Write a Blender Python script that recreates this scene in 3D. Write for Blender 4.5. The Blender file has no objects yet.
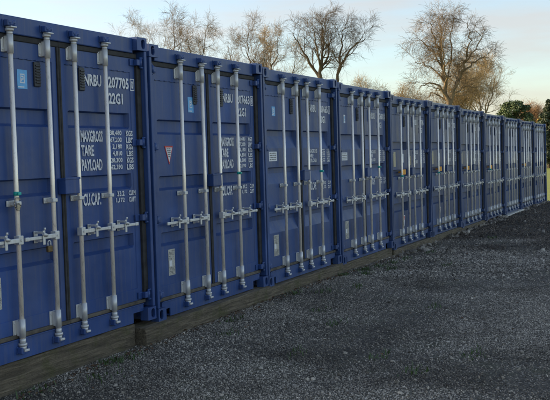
import bpy, bmesh, math, random
import numpy as np
from mathutils import Vector, Matrix

# ------------------------------------------------------------------ camera, world, sun, exposure
scene = bpy.context.scene
C = scene.collection
CAM_POS = Vector((-7.344, -4.6127, 1.5206))
YAW, PITCH, ROLL = 1.1403, -0.0477, -0.0298

def cam_axes():
    f = Vector((math.sin(YAW) * math.cos(PITCH), math.cos(YAW) * math.cos(PITCH), math.sin(PITCH)))
    r = f.cross(Vector((0, 0, 1))).normalized()
    u = r.cross(f)
    r2 = r * math.cos(ROLL) + u * math.sin(ROLL)
    u2 = -r * math.sin(ROLL) + u * math.cos(ROLL)
    return r2, u2, f

cam_data = bpy.data.cameras.new('camera')
cam = bpy.data.objects.new('camera', cam_data)
C.objects.link(cam)
_r, _u, _f = cam_axes()
cam.matrix_world = Matrix(((_r.x, _u.x, -_f.x, CAM_POS.x), (_r.y, _u.y, -_f.y, CAM_POS.y),
                           (_r.z, _u.z, -_f.z, CAM_POS.z), (0, 0, 0, 1)))
cam_data.sensor_fit = 'HORIZONTAL'
cam_data.sensor_width = 36.0
cam_data.lens = 60.26
cam_data.clip_start = 0.05
cam_data.clip_end = 4000
scene.camera = cam

SUN_EL = math.radians(16.0)
SUN_AZ = math.radians(-12.0)          # from +Y towards +X
world = bpy.data.worlds.new('World')
scene.world = world
world.use_nodes = True
wn, wl = world.node_tree.nodes, world.node_tree.links
wn.clear()
w_out = wn.new('ShaderNodeOutputWorld')
w_bg = wn.new('ShaderNodeBackground')
w_bg.inputs['Strength'].default_value = 0.12
sky = wn.new('ShaderNodeTexSky')
sky.sky_type = 'NISHITA'
sky.sun_disc = False
sky.sun_elevation = SUN_EL
sky.sun_rotation = SUN_AZ
sky.air_density = 1.0
sky.dust_density = 1.0
sky.ozone_density = 1.8
# thin, even high cloud: streaky noise in sky directions
w_tc = wn.new('ShaderNodeTexCoord')
w_map = wn.new('ShaderNodeMapping')
w_map.inputs['Scale'].default_value = (2.2, 2.2, 15.0)
w_noise = wn.new('ShaderNodeTexNoise')
w_noise.inputs['Scale'].default_value = 1.7
w_noise.inputs['Detail'].default_value = 6
w_noise.inputs['Roughness'].default_value = 0.55
w_ramp = wn.new('ShaderNodeValToRGB')
w_ramp.color_ramp.elements[0].position = 0.36
w_ramp.color_ramp.elements[0].color = (0, 0, 0, 1)
w_ramp.color_ramp.elements[1].position = 0.70
w_ramp.color_ramp.elements[1].color = (0.85, 0.85, 0.85, 1)
w_hsv = wn.new('ShaderNodeHueSaturation')
w_hsv.inputs['Saturation'].default_value = 0.35
w_hsv.inputs['Value'].default_value = 0.76
w_mix = wn.new('ShaderNodeMixRGB')
wl.new(w_tc.outputs['Generated'], w_map.inputs['Vector'])
wl.new(w_map.outputs['Vector'], w_noise.inputs['Vector'])
wl.new(w_noise.outputs['Fac'], w_ramp.inputs['Fac'])
wl.new(sky.outputs['Color'], w_hsv.inputs['Color'])
wl.new(w_ramp.outputs['Color'], w_mix.inputs['Fac'])
wl.new(sky.outputs['Color'], w_mix.inputs['Color1'])
w_tint = wn.new('ShaderNodeMixRGB')
w_tint.blend_type = 'MULTIPLY'
w_tint.inputs['Fac'].default_value = 1.0
w_tint.inputs['Color2'].default_value = (1.06, 0.98, 0.93, 1)
wl.new(w_hsv.outputs['Color'], w_tint.inputs['Color1'])
wl.new(w_tint.outputs['Color'], w_mix.inputs['Color2'])
wl.new(w_mix.outputs['Color'], w_bg.inputs['Color'])
wl.new(w_bg.outputs['Background'], w_out.inputs['Surface'])

sun_data = bpy.data.lights.new('sun', 'SUN')
sun_data.energy = 4.2
sun_data.angle = math.radians(0.53)
sun_data.color = (1.0, 0.80, 0.55)
sun = bpy.data.objects.new('sun', sun_data)
C.objects.link(sun)
_to_sun = Vector((math.sin(SUN_AZ) * math.cos(SUN_EL), math.cos(SUN_AZ) * math.cos(SUN_EL), math.sin(SUN_EL)))
sun.rotation_euler = _to_sun.to_track_quat('Z', 'Y').to_euler()
sun.location = _to_sun * 60

scene.render.engine = 'CYCLES'
vs = scene.view_settings
vs.view_transform = 'Standard'
vs.look = 'None'
vs.exposure = 1.2
vs.gamma = 1.0
vs.use_curve_mapping = False

# ------------------------------------------------------------------ helpers
R = random.Random(7)
NPR = np.random.default_rng(11)

def tag(o, label=None, cat=None, group=None, kind=None):
    if label: o['label'] = label
    if cat: o['category'] = cat
    if group: o['group'] = group
    if kind: o['kind'] = kind
    return o

def obj(name, me, mat, parent=None):
    o = bpy.data.objects.new(name, me)
    C.objects.link(o)
    if mat is not None:
        if len(me.materials) == 0:
            me.materials.append(None)
        o.material_slots[0].link = 'OBJECT'
        o.material_slots[0].material = mat
    if parent is not None:
        o.parent = parent
    return o

def empty(name, loc):
    o = bpy.data.objects.new(name, None)
    C.objects.link(o)
    o.location = loc
    o.empty_display_size = 0.2
    return o

def mesh_from(name, v, f, smooth=False):
    me = bpy.data.meshes.new(name)
    me.from_pydata([tuple(a) for a in v], [], [tuple(a) for a in f])
    me.update()
    if smooth:
        me.polygons.foreach_set('use_smooth', [True] * len(me.polygons))
    return me

def np_mesh(name, v, f, smooth=False):
    """v (n,3) float, f (m,k) int with constant k"""
    v = np.asarray(v, dtype=np.float32); f = np.asarray(f, dtype=np.int32)
    me = bpy.data.meshes.new(name)
    me.vertices.add(len(v)); me.vertices.foreach_set('co', v.ravel())
    k = f.shape[1]
    me.loops.add(f.size); me.loops.foreach_set('vertex_index', f.ravel())
    me.polygons.add(len(f))
    me.polygons.foreach_set('loop_start', np.arange(0, f.size, k, dtype=np.int32))
    me.polygons.foreach_set('loop_total', np.full(len(f), k, dtype=np.int32))
    me.polygons.foreach_set('use_smooth', np.full(len(f), smooth, dtype=bool))
    me.update(calc_edges=True)
    return me

class MB:
    """collects shapes into one mesh"""
    def __init__(s):
        s.bm = bmesh.new()
    def box(s, x0, x1, y0, y1, z0, z1, bev=0.0):
        vs_ = [s.bm.verts.new((x, y, z)) for x in (x0, x1) for y in (y0, y1) for z in (z0, z1)]
        idx = [(0, 1, 3, 2), (4, 6, 7, 5), (0, 4, 5, 1), (2, 3, 7, 6), (0, 2, 6, 4), (1, 5, 7, 3)]
        fs = [s.bm.faces.new([vs_[i] for i in q]) for q in idx]
        if bev > 0:
            es = list({e for f_ in fs for e in f_.edges})
            bmesh.ops.bevel(s.bm, geom=es, offset=bev, segments=2, affect='EDGES', profile=0.5)
        return s
    def cyl(s, p0, p1, r0, r1=None, n=12, cap=True):
        r1 = r0 if r1 is None else r1
        p0 = Vector(p0); p1 = Vector(p1)
        d = (p1 - p0).normalized()
        a = Vector((1, 0, 0)) if abs(d.x) < 0.9 else Vector((0, 1, 0))
        u = d.cross(a).normalized(); w = d.cross(u)
        A = []; B = []
        for i in range(n):
            t = 2 * math.pi * i / n
            o = u * math.cos(t) + w * math.sin(t)
            A.append(s.bm.verts.new(p0 + o * r0)); B.append(s.bm.verts.new(p1 + o * r1))
        for i in range(n):
            f_ = s.bm.faces.new((A[i], A[(i + 1) % n], B[(i + 1) % n], B[i])); f_.smooth = True
        if cap:
            s.bm.faces.new(list(reversed(A))); s.bm.faces.new(B)
        return s
    def quad(s, pts):
        s.bm.faces.new([s.bm.verts.new(p) for p in pts]); return s
    def prism(s, poly, y0, y1):
        """poly: list of (x,z) extruded from y0 to y1"""
        a = [s.bm.verts.new((x, y0, z)) for x, z in poly]
        b = [s.bm.verts.new((x, y1, z)) for x, z in poly]
        n = len(poly)
        s.bm.faces.new(a); s.bm.faces.new(list(reversed(b)))
        for i in range(n):
            s.bm.faces.new((a[i], b[i], b[(i + 1) % n], a[(i + 1) % n]))
        return s
    def plate_hole(s, fn, w, h, cx, cz, hw, hh, t, n=20):
        """plate w x h in (a,b), thickness t in c, oblong hole; fn maps (a,b,c) to a point"""
        outer = []; inner = []
        for i in range(n):
            th = 2 * math.pi * (i + 0.5) / n
            c_, s_ = math.cos(th), math.sin(th)
            k = max(abs(c_) / (w / 2), abs(s_) / (h / 2))
            outer.append((w / 2 + c_ / k, h / 2 + s_ / k))
            e = 3.2
            q = (abs(c_ / hw) ** e + abs(s_ / hh) ** e) ** (-1 / e)
            inner.append((cx + c_ * q, cz + s_ * q))
        # snap corner samples
        for cxn, czn in ((0, 0), (w, 0), (w, h), (0, h)):
            j = min(range(n), key=lambda i: (outer[i][0] - cxn) ** 2 + (outer[i][1] - czn) ** 2)
            outer[j] = (cxn, czn)
        V = {}
        for key, pts, c_ in (('of', outer, 0), ('inf', inner, 0), ('ob', outer, t), ('inb', inner, t)):
            V[key] = [s.bm.verts.new(fn(a, b, c_)) for a, b in pts]
        for i in range(n):
            j = (i + 1) % n
            s.bm.faces.new((V['of'][i], V['of'][j], V['inf'][j], V['inf'][i]))
            s.bm.faces.new((V['inf'][i], V['inf'][j], V['inb'][j], V['inb'][i]))
            s.bm.faces.new((V['inb'][i], V['inb'][j], V['ob'][j], V['ob'][i]))
            s.bm.faces.new((V['ob'][i], V['ob'][j], V['of'][j], V['of'][i]))
        return s
    def mesh(s, name):
        bmesh.ops.recalc_face_normals(s.bm, faces=s.bm.faces[:])
        me = bpy.data.meshes.new(name)
        s.bm.to_mesh(me); s.bm.free()
        return me

def vnoise(x, y, seed=0):
    """2-D value noise, numpy"""
    xi = np.floor(x).astype(np.int64); yi = np.floor(y).astype(np.int64)
    fx = x - xi; fy = y - yi
    fx = fx * fx * (3 - 2 * fx); fy = fy * fy * (3 - 2 * fy)
    def h(a, b):
        n = (a * 374761393 + b * 668265263 + seed * 1274126177) & 0x7fffffff
        n = ((n ^ (n >> 13)) * 1274126177) & 0x7fffffff
        return ((n ^ (n >> 16)) & 0xffff) / 65535.0
    return (h(xi, yi) * (1 - fx) + h(xi + 1, yi) * fx) * (1 - fy) + (h(xi, yi + 1) * (1 - fx) + h(xi + 1, yi + 1) * fx) * fy

# ------------------------------------------------------------------ materials
def new_mat(name):
    m = bpy.data.materials.new(name)
    m.use_nodes = True
    nt = m.node_tree
    b = nt.nodes['Principled BSDF']
    return m, nt, b

def node(nt, t, **kw):
    n = nt.nodes.new(t)
    for k, v in kw.items():
        if k in n.inputs: n.inputs[k].default_value = v
        else: setattr(n, k, v)
    return n

def ramp(nt, fac, stops):
    r = nt.nodes.new('ShaderNodeValToRGB')
    el = r.color_ramp.elements
    while len(el) < len(stops): el.new(0.5)
    for e, (p, c) in zip(el, stops):
        e.position = p
        e.color = c if len(c) == 4 else (*c, 1)
    nt.links.new(fac, r.inputs['Fac'])
    return r

def noise(nt, vec, scale, detail=4, rough=0.55):
    n = nt.nodes.new('ShaderNodeTexNoise')
    n.inputs['Scale'].default_value = scale
    n.inputs['Detail'].default_value = detail
    n.inputs['Roughness'].default_value = rough
    if vec is not None: nt.links.new(vec, n.inputs['Vector'])
    return n

def mapping(nt, vec, scale):
    m = nt.nodes.new('ShaderNodeMapping')
    m.inputs['Scale'].default_value = scale
    nt.links.new(vec, m.inputs['Vector'])
    return m.outputs['Vector']

def mixc(nt, fac, a, b, mode='MIX'):
    m = nt.nodes.new('ShaderNodeMixRGB')
    m.blend_type = mode
    for s_, v in (('Fac', fac), ('Color1', a), ('Color2', b)):
        if hasattr(v, 'links'): nt.links.new(v, m.inputs[s_])
        elif isinstance(v, (int, float)): m.inputs[s_].default_value = v
        else: m.inputs[s_].default_value = (*v, 1)
    return m.outputs['Color']

def bump(nt, b, h, strength, dist=0.01):
    n = nt.nodes.new('ShaderNodeBump')
    n.inputs['Strength'].default_value = strength
    n.inputs['Distance'].default_value = dist
    nt.links.new(h, n.inputs['Height'])
    nt.links.new(n.outputs['Normal'], b.inputs['Normal'])

def geo_pos(nt):
    return nt.nodes.new('ShaderNodeNewGeometry').outputs['Position']

def paint(name, col, rough=0.42, wear=0.5):
    m, nt, b = new_mat(name)
    pos = geo_pos(nt)
    big = noise(nt, pos, 1.3, 5, 0.6)
    fade = tuple(min(1, c * 1.35 + 0.012) for c in col)
    dark = tuple(c * 0.78 for c in col)
    c1 = ramp(nt, big.outputs['Fac'], [(0.30, dark), (0.55, col), (0.78, fade)]).outputs['Color']
    # vertical rain streaks of dust
    st = noise(nt, mapping(nt, pos, (26, 26, 0.9)), 1.0, 5, 0.65)
    sf = ramp(nt, st.outputs['Fac'], [(0.49, (0, 0, 0)), (0.76, (0.40 * wear * 2,) * 3)]).outputs['Color']
    c2 = mixc(nt, sf, c1, (0.16, 0.16, 0.17))
    du = noise(nt, mapping(nt, pos, (1.6, 1.6, 0.8)), 1.0, 6, 0.7)
    duf = ramp(nt, du.outputs['Fac'], [(0.50, (0, 0, 0)), (0.72, (0.22, 0.22, 0.22))]).outputs['Color']
    c2 = mixc(nt, duf, c2, (0.15, 0.155, 0.16))
    # scuffs and chips
    ch = noise(nt, pos, 46, 6, 0.75)
    gate = noise(nt, pos, 2.6, 3, 0.5)
    chf = ramp(nt, ch.outputs['Fac'], [(0.665, (0, 0, 0)), (0.70, (1, 1, 1))]).outputs['Color']
    gf = ramp(nt, gate.outputs['Fac'], [(0.47, (0, 0, 0)), (0.62, (min(1, wear * 1.3),) * 3)]).outputs['Color']
    ff = mixc(nt, 1.0, chf, gf, 'MULTIPLY')
    c3 = mixc(nt, ff, c2, (0.085, 0.050, 0.032))
    nt.links.new(c3, b.inputs['Base Color'])
    rr = ramp(nt, big.outputs['Fac'], [(0.3, (rough - 0.06,) * 3), (0.7, (rough + 0.13,) * 3)]).outputs['Color']
    nt.links.new(rr, b.inputs['Roughness'])
    b.inputs['Specular IOR Level'].default_value = 0.32
    fine = noise(nt, pos, 5.5, 3, 0.5)
    bump(nt, b, fine.outputs['Fac'], 0.22, 0.02)
    return m

def plain(name, col, rough=0.5, metal=0.0, var=0.25, scale=20, bstr=0.0):
    m, nt, b = new_mat(name)
    pos = geo_pos(nt)
    n = noise(nt, pos, scale, 5, 0.6)
    lo = tuple(c * (1 - var) for c in col); hi = tuple(min(1, c * (1 + var)) for c in col)
    nt.links.new(ramp(nt, n.outputs['Fac'], [(0.3, lo), (0.7, hi)]).outputs['Color'], b.inputs['Base Color'])
    b.inputs['Roughness'].default_value = rough
    b.inputs['Metallic'].default_value = metal
    if bstr: bump(nt, b, n.outputs['Fac'], bstr, 0.01)
    return m

def galvanised(name, col, rough):
    m, nt, b = new_mat(name)
    pos = geo_pos(nt)
    n = noise(nt, mapping(nt, pos, (60, 60, 9)), 1.0, 6, 0.7)
    c = ramp(nt, n.outputs['Fac'], [(0.25, tuple(v * 0.80 for v in col)), (0.5, col), (0.75, tuple(min(1, v * 1.2) for v in col))]).outputs['Color']
    n2 = noise(nt, pos, 19, 6, 0.75)
    f2 = ramp(nt, n2.outputs['Fac'], [(0.62, (0, 0, 0)), (0.76, (0.55, 0.55, 0.55))]).outputs['Color']
    c = mixc(nt, f2, c, (0.16, 0.12, 0.09))
    nt.links.new(c, b.inputs['Base Color'])
    b.inputs['Metallic'].default_value = 0.35
    rr = ramp(nt, n.outputs['Fac'], [(0.3, (rough - 0.08,) * 3), (0.7, (rough + 0.12,) * 3)]).outputs['Color']
    nt.links.new(rr, b.inputs['Roughness'])
    bump(nt, b, n.outputs['Fac'], 0.15, 0.004)
    return m

M_BAR = galvanised('galvanised_bar', (0.97, 0.88, 0.77), 0.30)
M_ZINC = galvanised('zinc_fittings', (0.64, 0.64, 0.63), 0.42)
M_RUBBER_SHADE = plain('rubber_and_shade', (0.028, 0.027, 0.027), 0.75, var=0.5, scale=14, bstr=0.2)  # gasket black, also the painted shade in the post cavity
M_DIRTY = plain('dirty_rubber', (0.10, 0.085, 0.065), 0.85, var=0.6, scale=9, bstr=0.3)
M_WHITE = plain('white_vinyl', (0.74, 0.75, 0.77), 0.5, var=0.10, scale=60)
def worn_white():
    m, nt, b = new_mat('worn_white_lettering')
    pos = geo_pos(nt)
    n = noise(nt, pos, 34, 6, 0.75)
    c = ramp(nt, n.outputs['Fac'], [(0.36, (0.10, 0.13, 0.24)), (0.44, (0.66, 0.67, 0.70)), (0.7, (0.88, 0.88, 0.88))]).outputs['Color']
    nt.links.new(c, b.inputs['Base Color'])
    b.inputs['Roughness'].default_value = 0.5
    return m
M_LETTER = worn_white()
M_PLATE = plain('aluminium_plate', (0.50, 0.49, 0.45), 0.45, 0.3, var=0.30, scale=90)
M_PLATE_INK = plain('plate_ink', (0.16, 0.16, 0.16), 0.5, var=0.3, scale=50)
M_BLUE_STICKER = plain('light_blue_vinyl', (0.10, 0.38, 0.72), 0.4, var=0.10, scale=40)
M_RED = plain('red_vinyl', (0.55, 0.045, 0.04), 0.45, var=0.15)
M_TEAL = plain('teal_seal', (0.02, 0.42, 0.36), 0.4, var=0.15)
M_ORANGE = plain('orange_plate', (0.85, 0.36, 0.02), 0.45, var=0.12)
M_CREAM = plain('cream_plate', (0.46, 0.40, 0.26), 0.5, var=0.2, scale=50)
M_BRASS = plain('aged_brass', (0.16, 0.11, 0.05), 0.45, 0.6, var=0.3, scale=60)
M_VENT = plain('black_vent', (0.035, 0.037, 0.045), 0.5, var=0.2)
M_WIRE = plain('wire_steel', (0.40, 0.36, 0.28), 0.4, 0.7)
M_INK = plain('dark_ink', (0.03, 0.03, 0.05), 0.5)

# ------------------------------------------------------------------ lettering outlines (made once, while the scene is small)
SERIAL = {1: ('207705', '0'), 2: ('207663', '8'), 3: ('207665', '3'), 4: ('207681', '5')}
for _n in range(5, 12): SERIAL[_n] = ('2077%02d' % (_n * 7 % 90 + 10), '')
WEIGHTS = [('30,480', 'KGS'), ('67,200', 'LBS'), ('2,180', 'KGS'), ('4,810', 'LBS'), ('28,300', 'KGS'), ('62,390', 'LBS')]
GLYPHS = {}
def make_glyphs():
    words = {'NRBU', '22G1', 'MAXGROSS', 'TARE', 'PAYLOAD', 'CU.CAP.', '33.2', 'CU.M', '1,172', 'CU.FT'}
    for a, b in WEIGHTS: words |= {a, b}
    for a, b in SERIAL.values(): words |= {a, b}
    tmp = []
    for w_ in sorted(words - {''}):
        cu = bpy.data.curves.new('t', 'FONT')
        cu.body = w_; cu.size = 1.0; cu.offset = 0.030; cu.resolution_u = 2
        to = bpy.data.objects.new('t', cu); C.objects.link(to); tmp.append((w_, to, cu))
    dg = bpy.context.evaluated_depsgraph_get()
    for w_, to, cu in tmp:
        me = bpy.data.meshes.new_from_object(to.evaluated_get(dg))
        co = np.array([v.co[:2] for v in me.vertices]); mn, mx = co.min(0), co.max(0)
        GLYPHS[w_] = ((co - mn) / (mx - mn), [list(p.vertices) for p in me.polygons])
        bpy.data.meshes.remove(me)
    for w_, to, cu in tmp:
        bpy.data.objects.remove(to); bpy.data.curves.remove(cu)
make_glyphs()

# ------------------------------------------------------------------ the setting: ground
GX = [-14, -3, 0, 2.4, 5, 7.4, 10, 17, 25, 40]
GZ = [-0.215, -0.19, -0.178, -0.160, -0.185, -0.222, -0.245, -0.262, -0.300, -0.33]
def gz(x, y):
    x = np.asarray(x, float); y = np.asarray(y, float)
    z = np.interp(x, GX, GZ)
    z = z + 0.030 * (vnoise(x * 0.55 + 3, y * 0.8, 1) - 0.5) + 0.016 * (vnoise(x * 2.1, y * 2.6, 2) - 0.5)
    z = z + 0.008 * (vnoise(x * 6, y * 7, 3) - 0.5)
    z = z - 0.018 * np.exp(-((y + 1.9 + 0.02 * x) / 0.28) ** 2) - 0.014 * np.exp(-((y + 3.4 + 0.02 * x) / 0.3) ** 2)
    return z

def gravel_material(name):
    m, nt, b = new_mat(name)
    pos = geo_pos(nt)
    vo = node(nt, 'ShaderNodeTexVoronoi'); vo.inputs['Scale'].default_value = 75
    nt.links.new(pos, vo.inputs['Vector'])
    sep = nt.nodes.new('ShaderNodeSeparateColor'); nt.links.new(vo.outputs['Color'], sep.inputs['Color'])
    g = ramp(nt, sep.outputs[0], [(0.0, (0.044, 0.036, 0.027)), (0.55, (0.098, 0.082, 0.062)), (0.88, (0.19, 0.165, 0.13)), (1.0, (0.46, 0.41, 0.34))]).outputs['Color']
    patch = noise(nt, pos, 0.8, 5, 0.6)
    pf = ramp(nt, patch.outputs['Fac'], [(0.36, (0.45, 0.43, 0.40)), (0.58, (1.1, 1.1, 1.1))]).outputs['Color']
    c = mixc(nt, 1.0, g, pf, 'MULTIPLY')
    moss = noise(nt, pos, 1.7, 6, 0.7)
    mf = ramp(nt, moss.outputs['Fac'], [(0.52, (0, 0, 0)), (0.70, (0.7, 0.7, 0.7))]).outputs['Color']
    c = mixc(nt, mf, c, (0.060, 0.064, 0.026))
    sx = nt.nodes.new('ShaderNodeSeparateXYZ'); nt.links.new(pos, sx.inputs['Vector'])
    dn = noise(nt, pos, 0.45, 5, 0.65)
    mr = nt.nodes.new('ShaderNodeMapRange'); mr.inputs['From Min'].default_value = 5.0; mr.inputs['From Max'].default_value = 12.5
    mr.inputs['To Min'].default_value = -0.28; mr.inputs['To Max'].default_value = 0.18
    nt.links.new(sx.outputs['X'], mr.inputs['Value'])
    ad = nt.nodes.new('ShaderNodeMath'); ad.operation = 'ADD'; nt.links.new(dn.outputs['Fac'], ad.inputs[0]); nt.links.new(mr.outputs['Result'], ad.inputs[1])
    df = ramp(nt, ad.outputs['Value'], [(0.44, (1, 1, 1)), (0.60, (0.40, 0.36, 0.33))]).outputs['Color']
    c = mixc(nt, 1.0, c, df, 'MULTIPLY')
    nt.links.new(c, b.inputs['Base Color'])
    b.inputs['Roughness'].default_value = 0.85
    bump(nt, b, vo.outputs['Distance'], 0.8, 0.012)
    return m
M_GRAVEL = gravel_material('gravel_ground')

def build_yard():
    xs = np.concatenate([np.arange(-14, -4, 0.5), np.arange(-4, 12, 0.07), np.arange(12, 25.31, 0.16)])
    ys = np.concatenate([np.arange(-16, -5, 0.5), np.arange(-5, 0.6, 0.07), [0.9, 1.5, 3, 5, 7.5]])
    X, Y = np.meshgrid(xs, ys, indexing='ij')
    # uneven far edge of the hardstanding
    edge = 25.3 + 0.5 * (vnoise(Y * 0.9, Y * 0 + 4, 9) - 0.5)
    X = np.where(X > 24.0, 24.0 + (X - 24.0) * (edge - 24.0) / 1.3, X)
    Z = gz(X, Y)
    nx, ny = X.shape
    v = np.stack([X, Y, Z], -1).reshape(-1, 3)
    i = np.arange(nx * ny).reshape(nx, ny)
    f = np.stack([i[:-1, :-1], i[1:, :-1], i[1:, 1:], i[:-1, 1:]], -1).reshape(-1, 4)
    o = obj('gravel_yard', np_mesh('gravel_yard', v, f, True), M_GRAVEL)
    tag(o, kind='structure')
    return o
yard = build_yard()

def grass_material():
    m, nt, b = new_mat('field_grass')
    pos = geo_pos(nt)
    n = noise(nt, pos, 0.35, 6, 0.65)
    n2 = noise(nt, pos, 9, 4, 0.7)
    c = ramp(nt, n.outputs['Fac'], [(0.3, (0.17, 0.21, 0.028)), (0.7, (0.24, 0.26, 0.04))]).outputs['Color']
    c2 = ramp(nt, n2.outputs['Fac'], [(0.3, (0.7, 0.7, 0.7)), (0.7, (1.25, 1.2, 1.1))]).outputs['Color']
    nt.links.new(mixc(nt, 1.0, c, c2, 'MULTIPLY'), b.inputs['Base Color'])
    b.inputs['Roughness'].default_value = 0.8
    bump(nt, b, n2.outputs['Fac'], 0.6, 0.05)
    return m
M_GRASS = grass_material()
def build_field():
    xs = np.concatenate([np.linspace(-900, -30, 8), np.arange(-20, 120, 2.0), np.linspace(130, 1500, 12)])
    ys = np.concatenate([np.linspace(-900, -70, 8), np.arange(-60, 120, 2.0), np.linspace(130, 1500, 12)])
    X, Y = np.meshgrid(xs, ys, indexing='ij')
    Z = -0.36 + 0.10 * (vnoise(X * 0.09, Y * 0.09, 5) - 0.5) + 0.0 * X
    Z = np.where((X < 27) & (X > -16) & (Y > -18) & (Y < 9), -0.43, Z)
    nx, ny = X.shape
    v = np.stack([X, Y, Z], -1).reshape(-1, 3)
    i = np.arange(nx * ny).reshape(nx, ny)
    f = np.stack([i[:-1, :-1], i[1:, :-1], i[1:, 1:], i[:-1, 1:]], -1).reshape(-1, 4)
    o = obj('grass_field', np_mesh('grass_field', v, f, True), M_GRASS)
    tag(o, kind='structure')
build_field()

# ------------------------------------------------------------------ containers
PITCHX = 2.4777; STEP = 0.0298
W, H, D = 2.438, 2.591, 6.058
YD = 0.070          # depth of the door skin behind the frame front
YH = 0.044          # front of header and sill
YB = 0.020          # depth of the locking bars
BARS = (0.594, 1.024, 1.369, 1.802)
XL0, XL1 = 0.108, 1.192
XR0, XR1 = 1.240, 2.330
CACHE = {}
def cached(key, fn):
    if key not in CACHE: CACHE[key] = fn()
    return CACHE[key]

def casting_mesh(right, top):
    m = MB()
    w, h, d = (0.162, 0.118, 0.178) if top else (0.140, 0.118, 0.084)
    x0 = W - w + 0.003 if right else -0.003
    z0 = H - h + 0.006 if top else -0.004
    y0 = -0.004
    t = 0.022
    m.plate_hole(lambda a, b, c: (x0 + a, y0 + c, z0 + b), w, h, w * (0.62 if right else 0.38), h / 2, 0.031, 0.043, t)
    xs = x0 + w if right else x0
    sg = -1 if right else 1
    m.plate_hole(lambda a, b, c: (xs + sg * (c + 0.0), y0 + t + a, z0 + b), d - t, h, (d - t) * 0.5, h / 2, 0.050 if top else 0.022, 0.036, t)
    zs = z0 + h if top else z0
    sz = -1 if top else 1
    xa = x0 if right else x0 + t
    m.plate_hole(lambda a, b, c: (xa + a, y0 + t + b, zs + sz * c), w - t, d - t, (w - t) / 2, (d - t) / 2, 0.034, 0.055 if top else 0.022, t)
    xi = x0 if right else x0 + w
    zi = z0 if top else z0 + h
    m.box(min(xi, xi + (t if right else -t)), max(xi, xi + (t if right else -t)), y0 + t, y0 + d, min(z0, z0) + (0 if top else t), z0 + h - (t if top else 0))
    m.box(x0 + (t if right else t), x0 + w - t, y0 + t, y0 + d, min(zi, zi + (t if top else -t)) + 0.001, max(zi, zi + (t if top else -t)) - 0.001)
    m.box(x0 + 0.002, x0 + w - 0.002, y0 + d - 0.01, y0 + d, z0 + 0.002, z0 + h - 0.002)
    return m.mesh('corner_casting')

def post_mesh(right):
    m = MB()
    a, b = (W - 0.040, W) if right else (0.0, 0.040)
    m.box(a, b, 0.0, 0.13, 0.116, H - 0.114, 0.006)                       # slim outer flange
    a2, b2 = (W - 0.112, W - 0.037) if right else (0.037, 0.112)
    m.box(a2, b2, 0.130, 0.17, 0.12, H - 0.12, 0.004)                     # set-back inner section
    return m.mesh('corner_post')

def header_mesh():
    m = MB()
    m.box(0.160, W - 0.160, YH, 0.14, 2.452, H - 0.002, 0.008)
    return m.mesh('door_header')

def sill_mesh():
    m = MB()
    # front plate with a notch beside each lower casting
    x0, x1 = 0.138, W - 0.138
    poly = [(x0, 0.082), (x0 + 0.15, 0.082), (x0 + 0.15, 0.002), (x1 - 0.17, 0.002), (x1 - 0.17, 0.090), (x1, 0.090), (x1, 0.150), (x0, 0.150)]
    m.prism(poly, YH, YH + 0.012)
    m.box(x0 + 0.002, x1 - 0.002, YH + 0.013, 0.14, 0.118, 0.149)
    m.box(x0 + 0.155, x1 - 0.175, YH + 0.013, 0.14, 0.004, 0.02)
    m.box(x0 + 0.155, x1 - 0.175, 0.142, 0.15, 0.021, 0.117)
    m.box(x0, x1, YH - 0.008, YH + 0.02, 0.1505, 0.158, 0.002)
    return m.mesh('door_sill')

def leaf_mesh(right, style):
    xa, xb = (XR0, XR1) if right else (XL0, XL1)
    ins_hinge, ins_seam = 0.105, 0.085
    b0 = xa + (ins_seam if right else ins_hinge)
    b1 = xb - (ins_hinge if right else ins_seam)
    if style == 'plain':
        bands = [(1.905, 0.012, 0.108, 0.024, 0.052), (1.360, 0.012, 0.104, 0.024, 0.052), (0.815, 0.012, 0.098, 0.024, 0.052)]
    elif style == 'long':
        bands = [(1.868, 0.012, 0.066, 0.148, 0.060), (1.410, 0.012, 0.062, 0.130, 0.060), (0.815, 0.012, 0.054, 0.140, 0.060)]
    else:
        bands = [(1.815, 0.008, 0.117, 0.020, 0.066), (1.330, 0.008, 0.092, 0.020, 0.050), (0.755, 0.008, 0.127, 0.020, 0.066)]
    zs = [(0.192, 0.0), (0.300, 0.0), (0.304, 0.006)]
    for top, s1, fl, s2, dep in reversed(bands):
        zs += [(top - s1 - fl - s2, 0.006), (top - s1 - fl, dep), (top - s1, dep), (top, 0.006)]
    zs += [(2.276, 0.006), (2.280, 0.0), (2.406, 0.0)]
    e = 0.022
    xs = [xa, b0 - 0.03, b0 - 0.026, b0, b0 + e, b1 - e, b1, b1 + 0.026, b1 + 0.03, xb]
    v = []; f = []
    for i, x in enumerate(xs):
        for z, dp in zs:
            d = dp if 4 <= i <= 5 else (min(dp, 0.006) if 2 <= i <= 7 else 0.0)
            v.append((x, YD + d, z))
    nz = len(zs)
    for i in range(len(xs) - 1):
        for j in range(nz - 1):
            a = i * nz + j
            f.append((a, a + nz, a + nz + 1, a + 1))
    # back and rim
    n0 = len(v)
    z0, z1 = zs[0][0], zs[-1][0]
    for x in (xa, xb):
        for z in (z0, z1):
            v.append((x, YD + 0.075, z))
    rim_l = [0 * nz + j for j in range(nz)]
    rim_r = [(len(xs) - 1) * nz + j for j in range(nz)]
    f.append(rim_l + [n0 + 1, n0]); f.append(list(reversed(rim_r)) + [n0 + 2, n0 + 3])
    f.append([i * nz for i in range(len(xs))][::-1] + [n0, n0 + 2])
    f.append([i * nz + nz - 1 for i in range(len(xs))] + [n0 + 3, n0 + 1])
    f.append((n0, n0 + 1, n0 + 3, n0 + 2))
    me = mesh_from('door', v, f)
    bm = bmesh.new(); bm.from_mesh(me)
    bmesh.ops.recalc_face_normals(bm, faces=bm.faces[:]); bm.to_mesh(me); bm.free()
    return me

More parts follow.
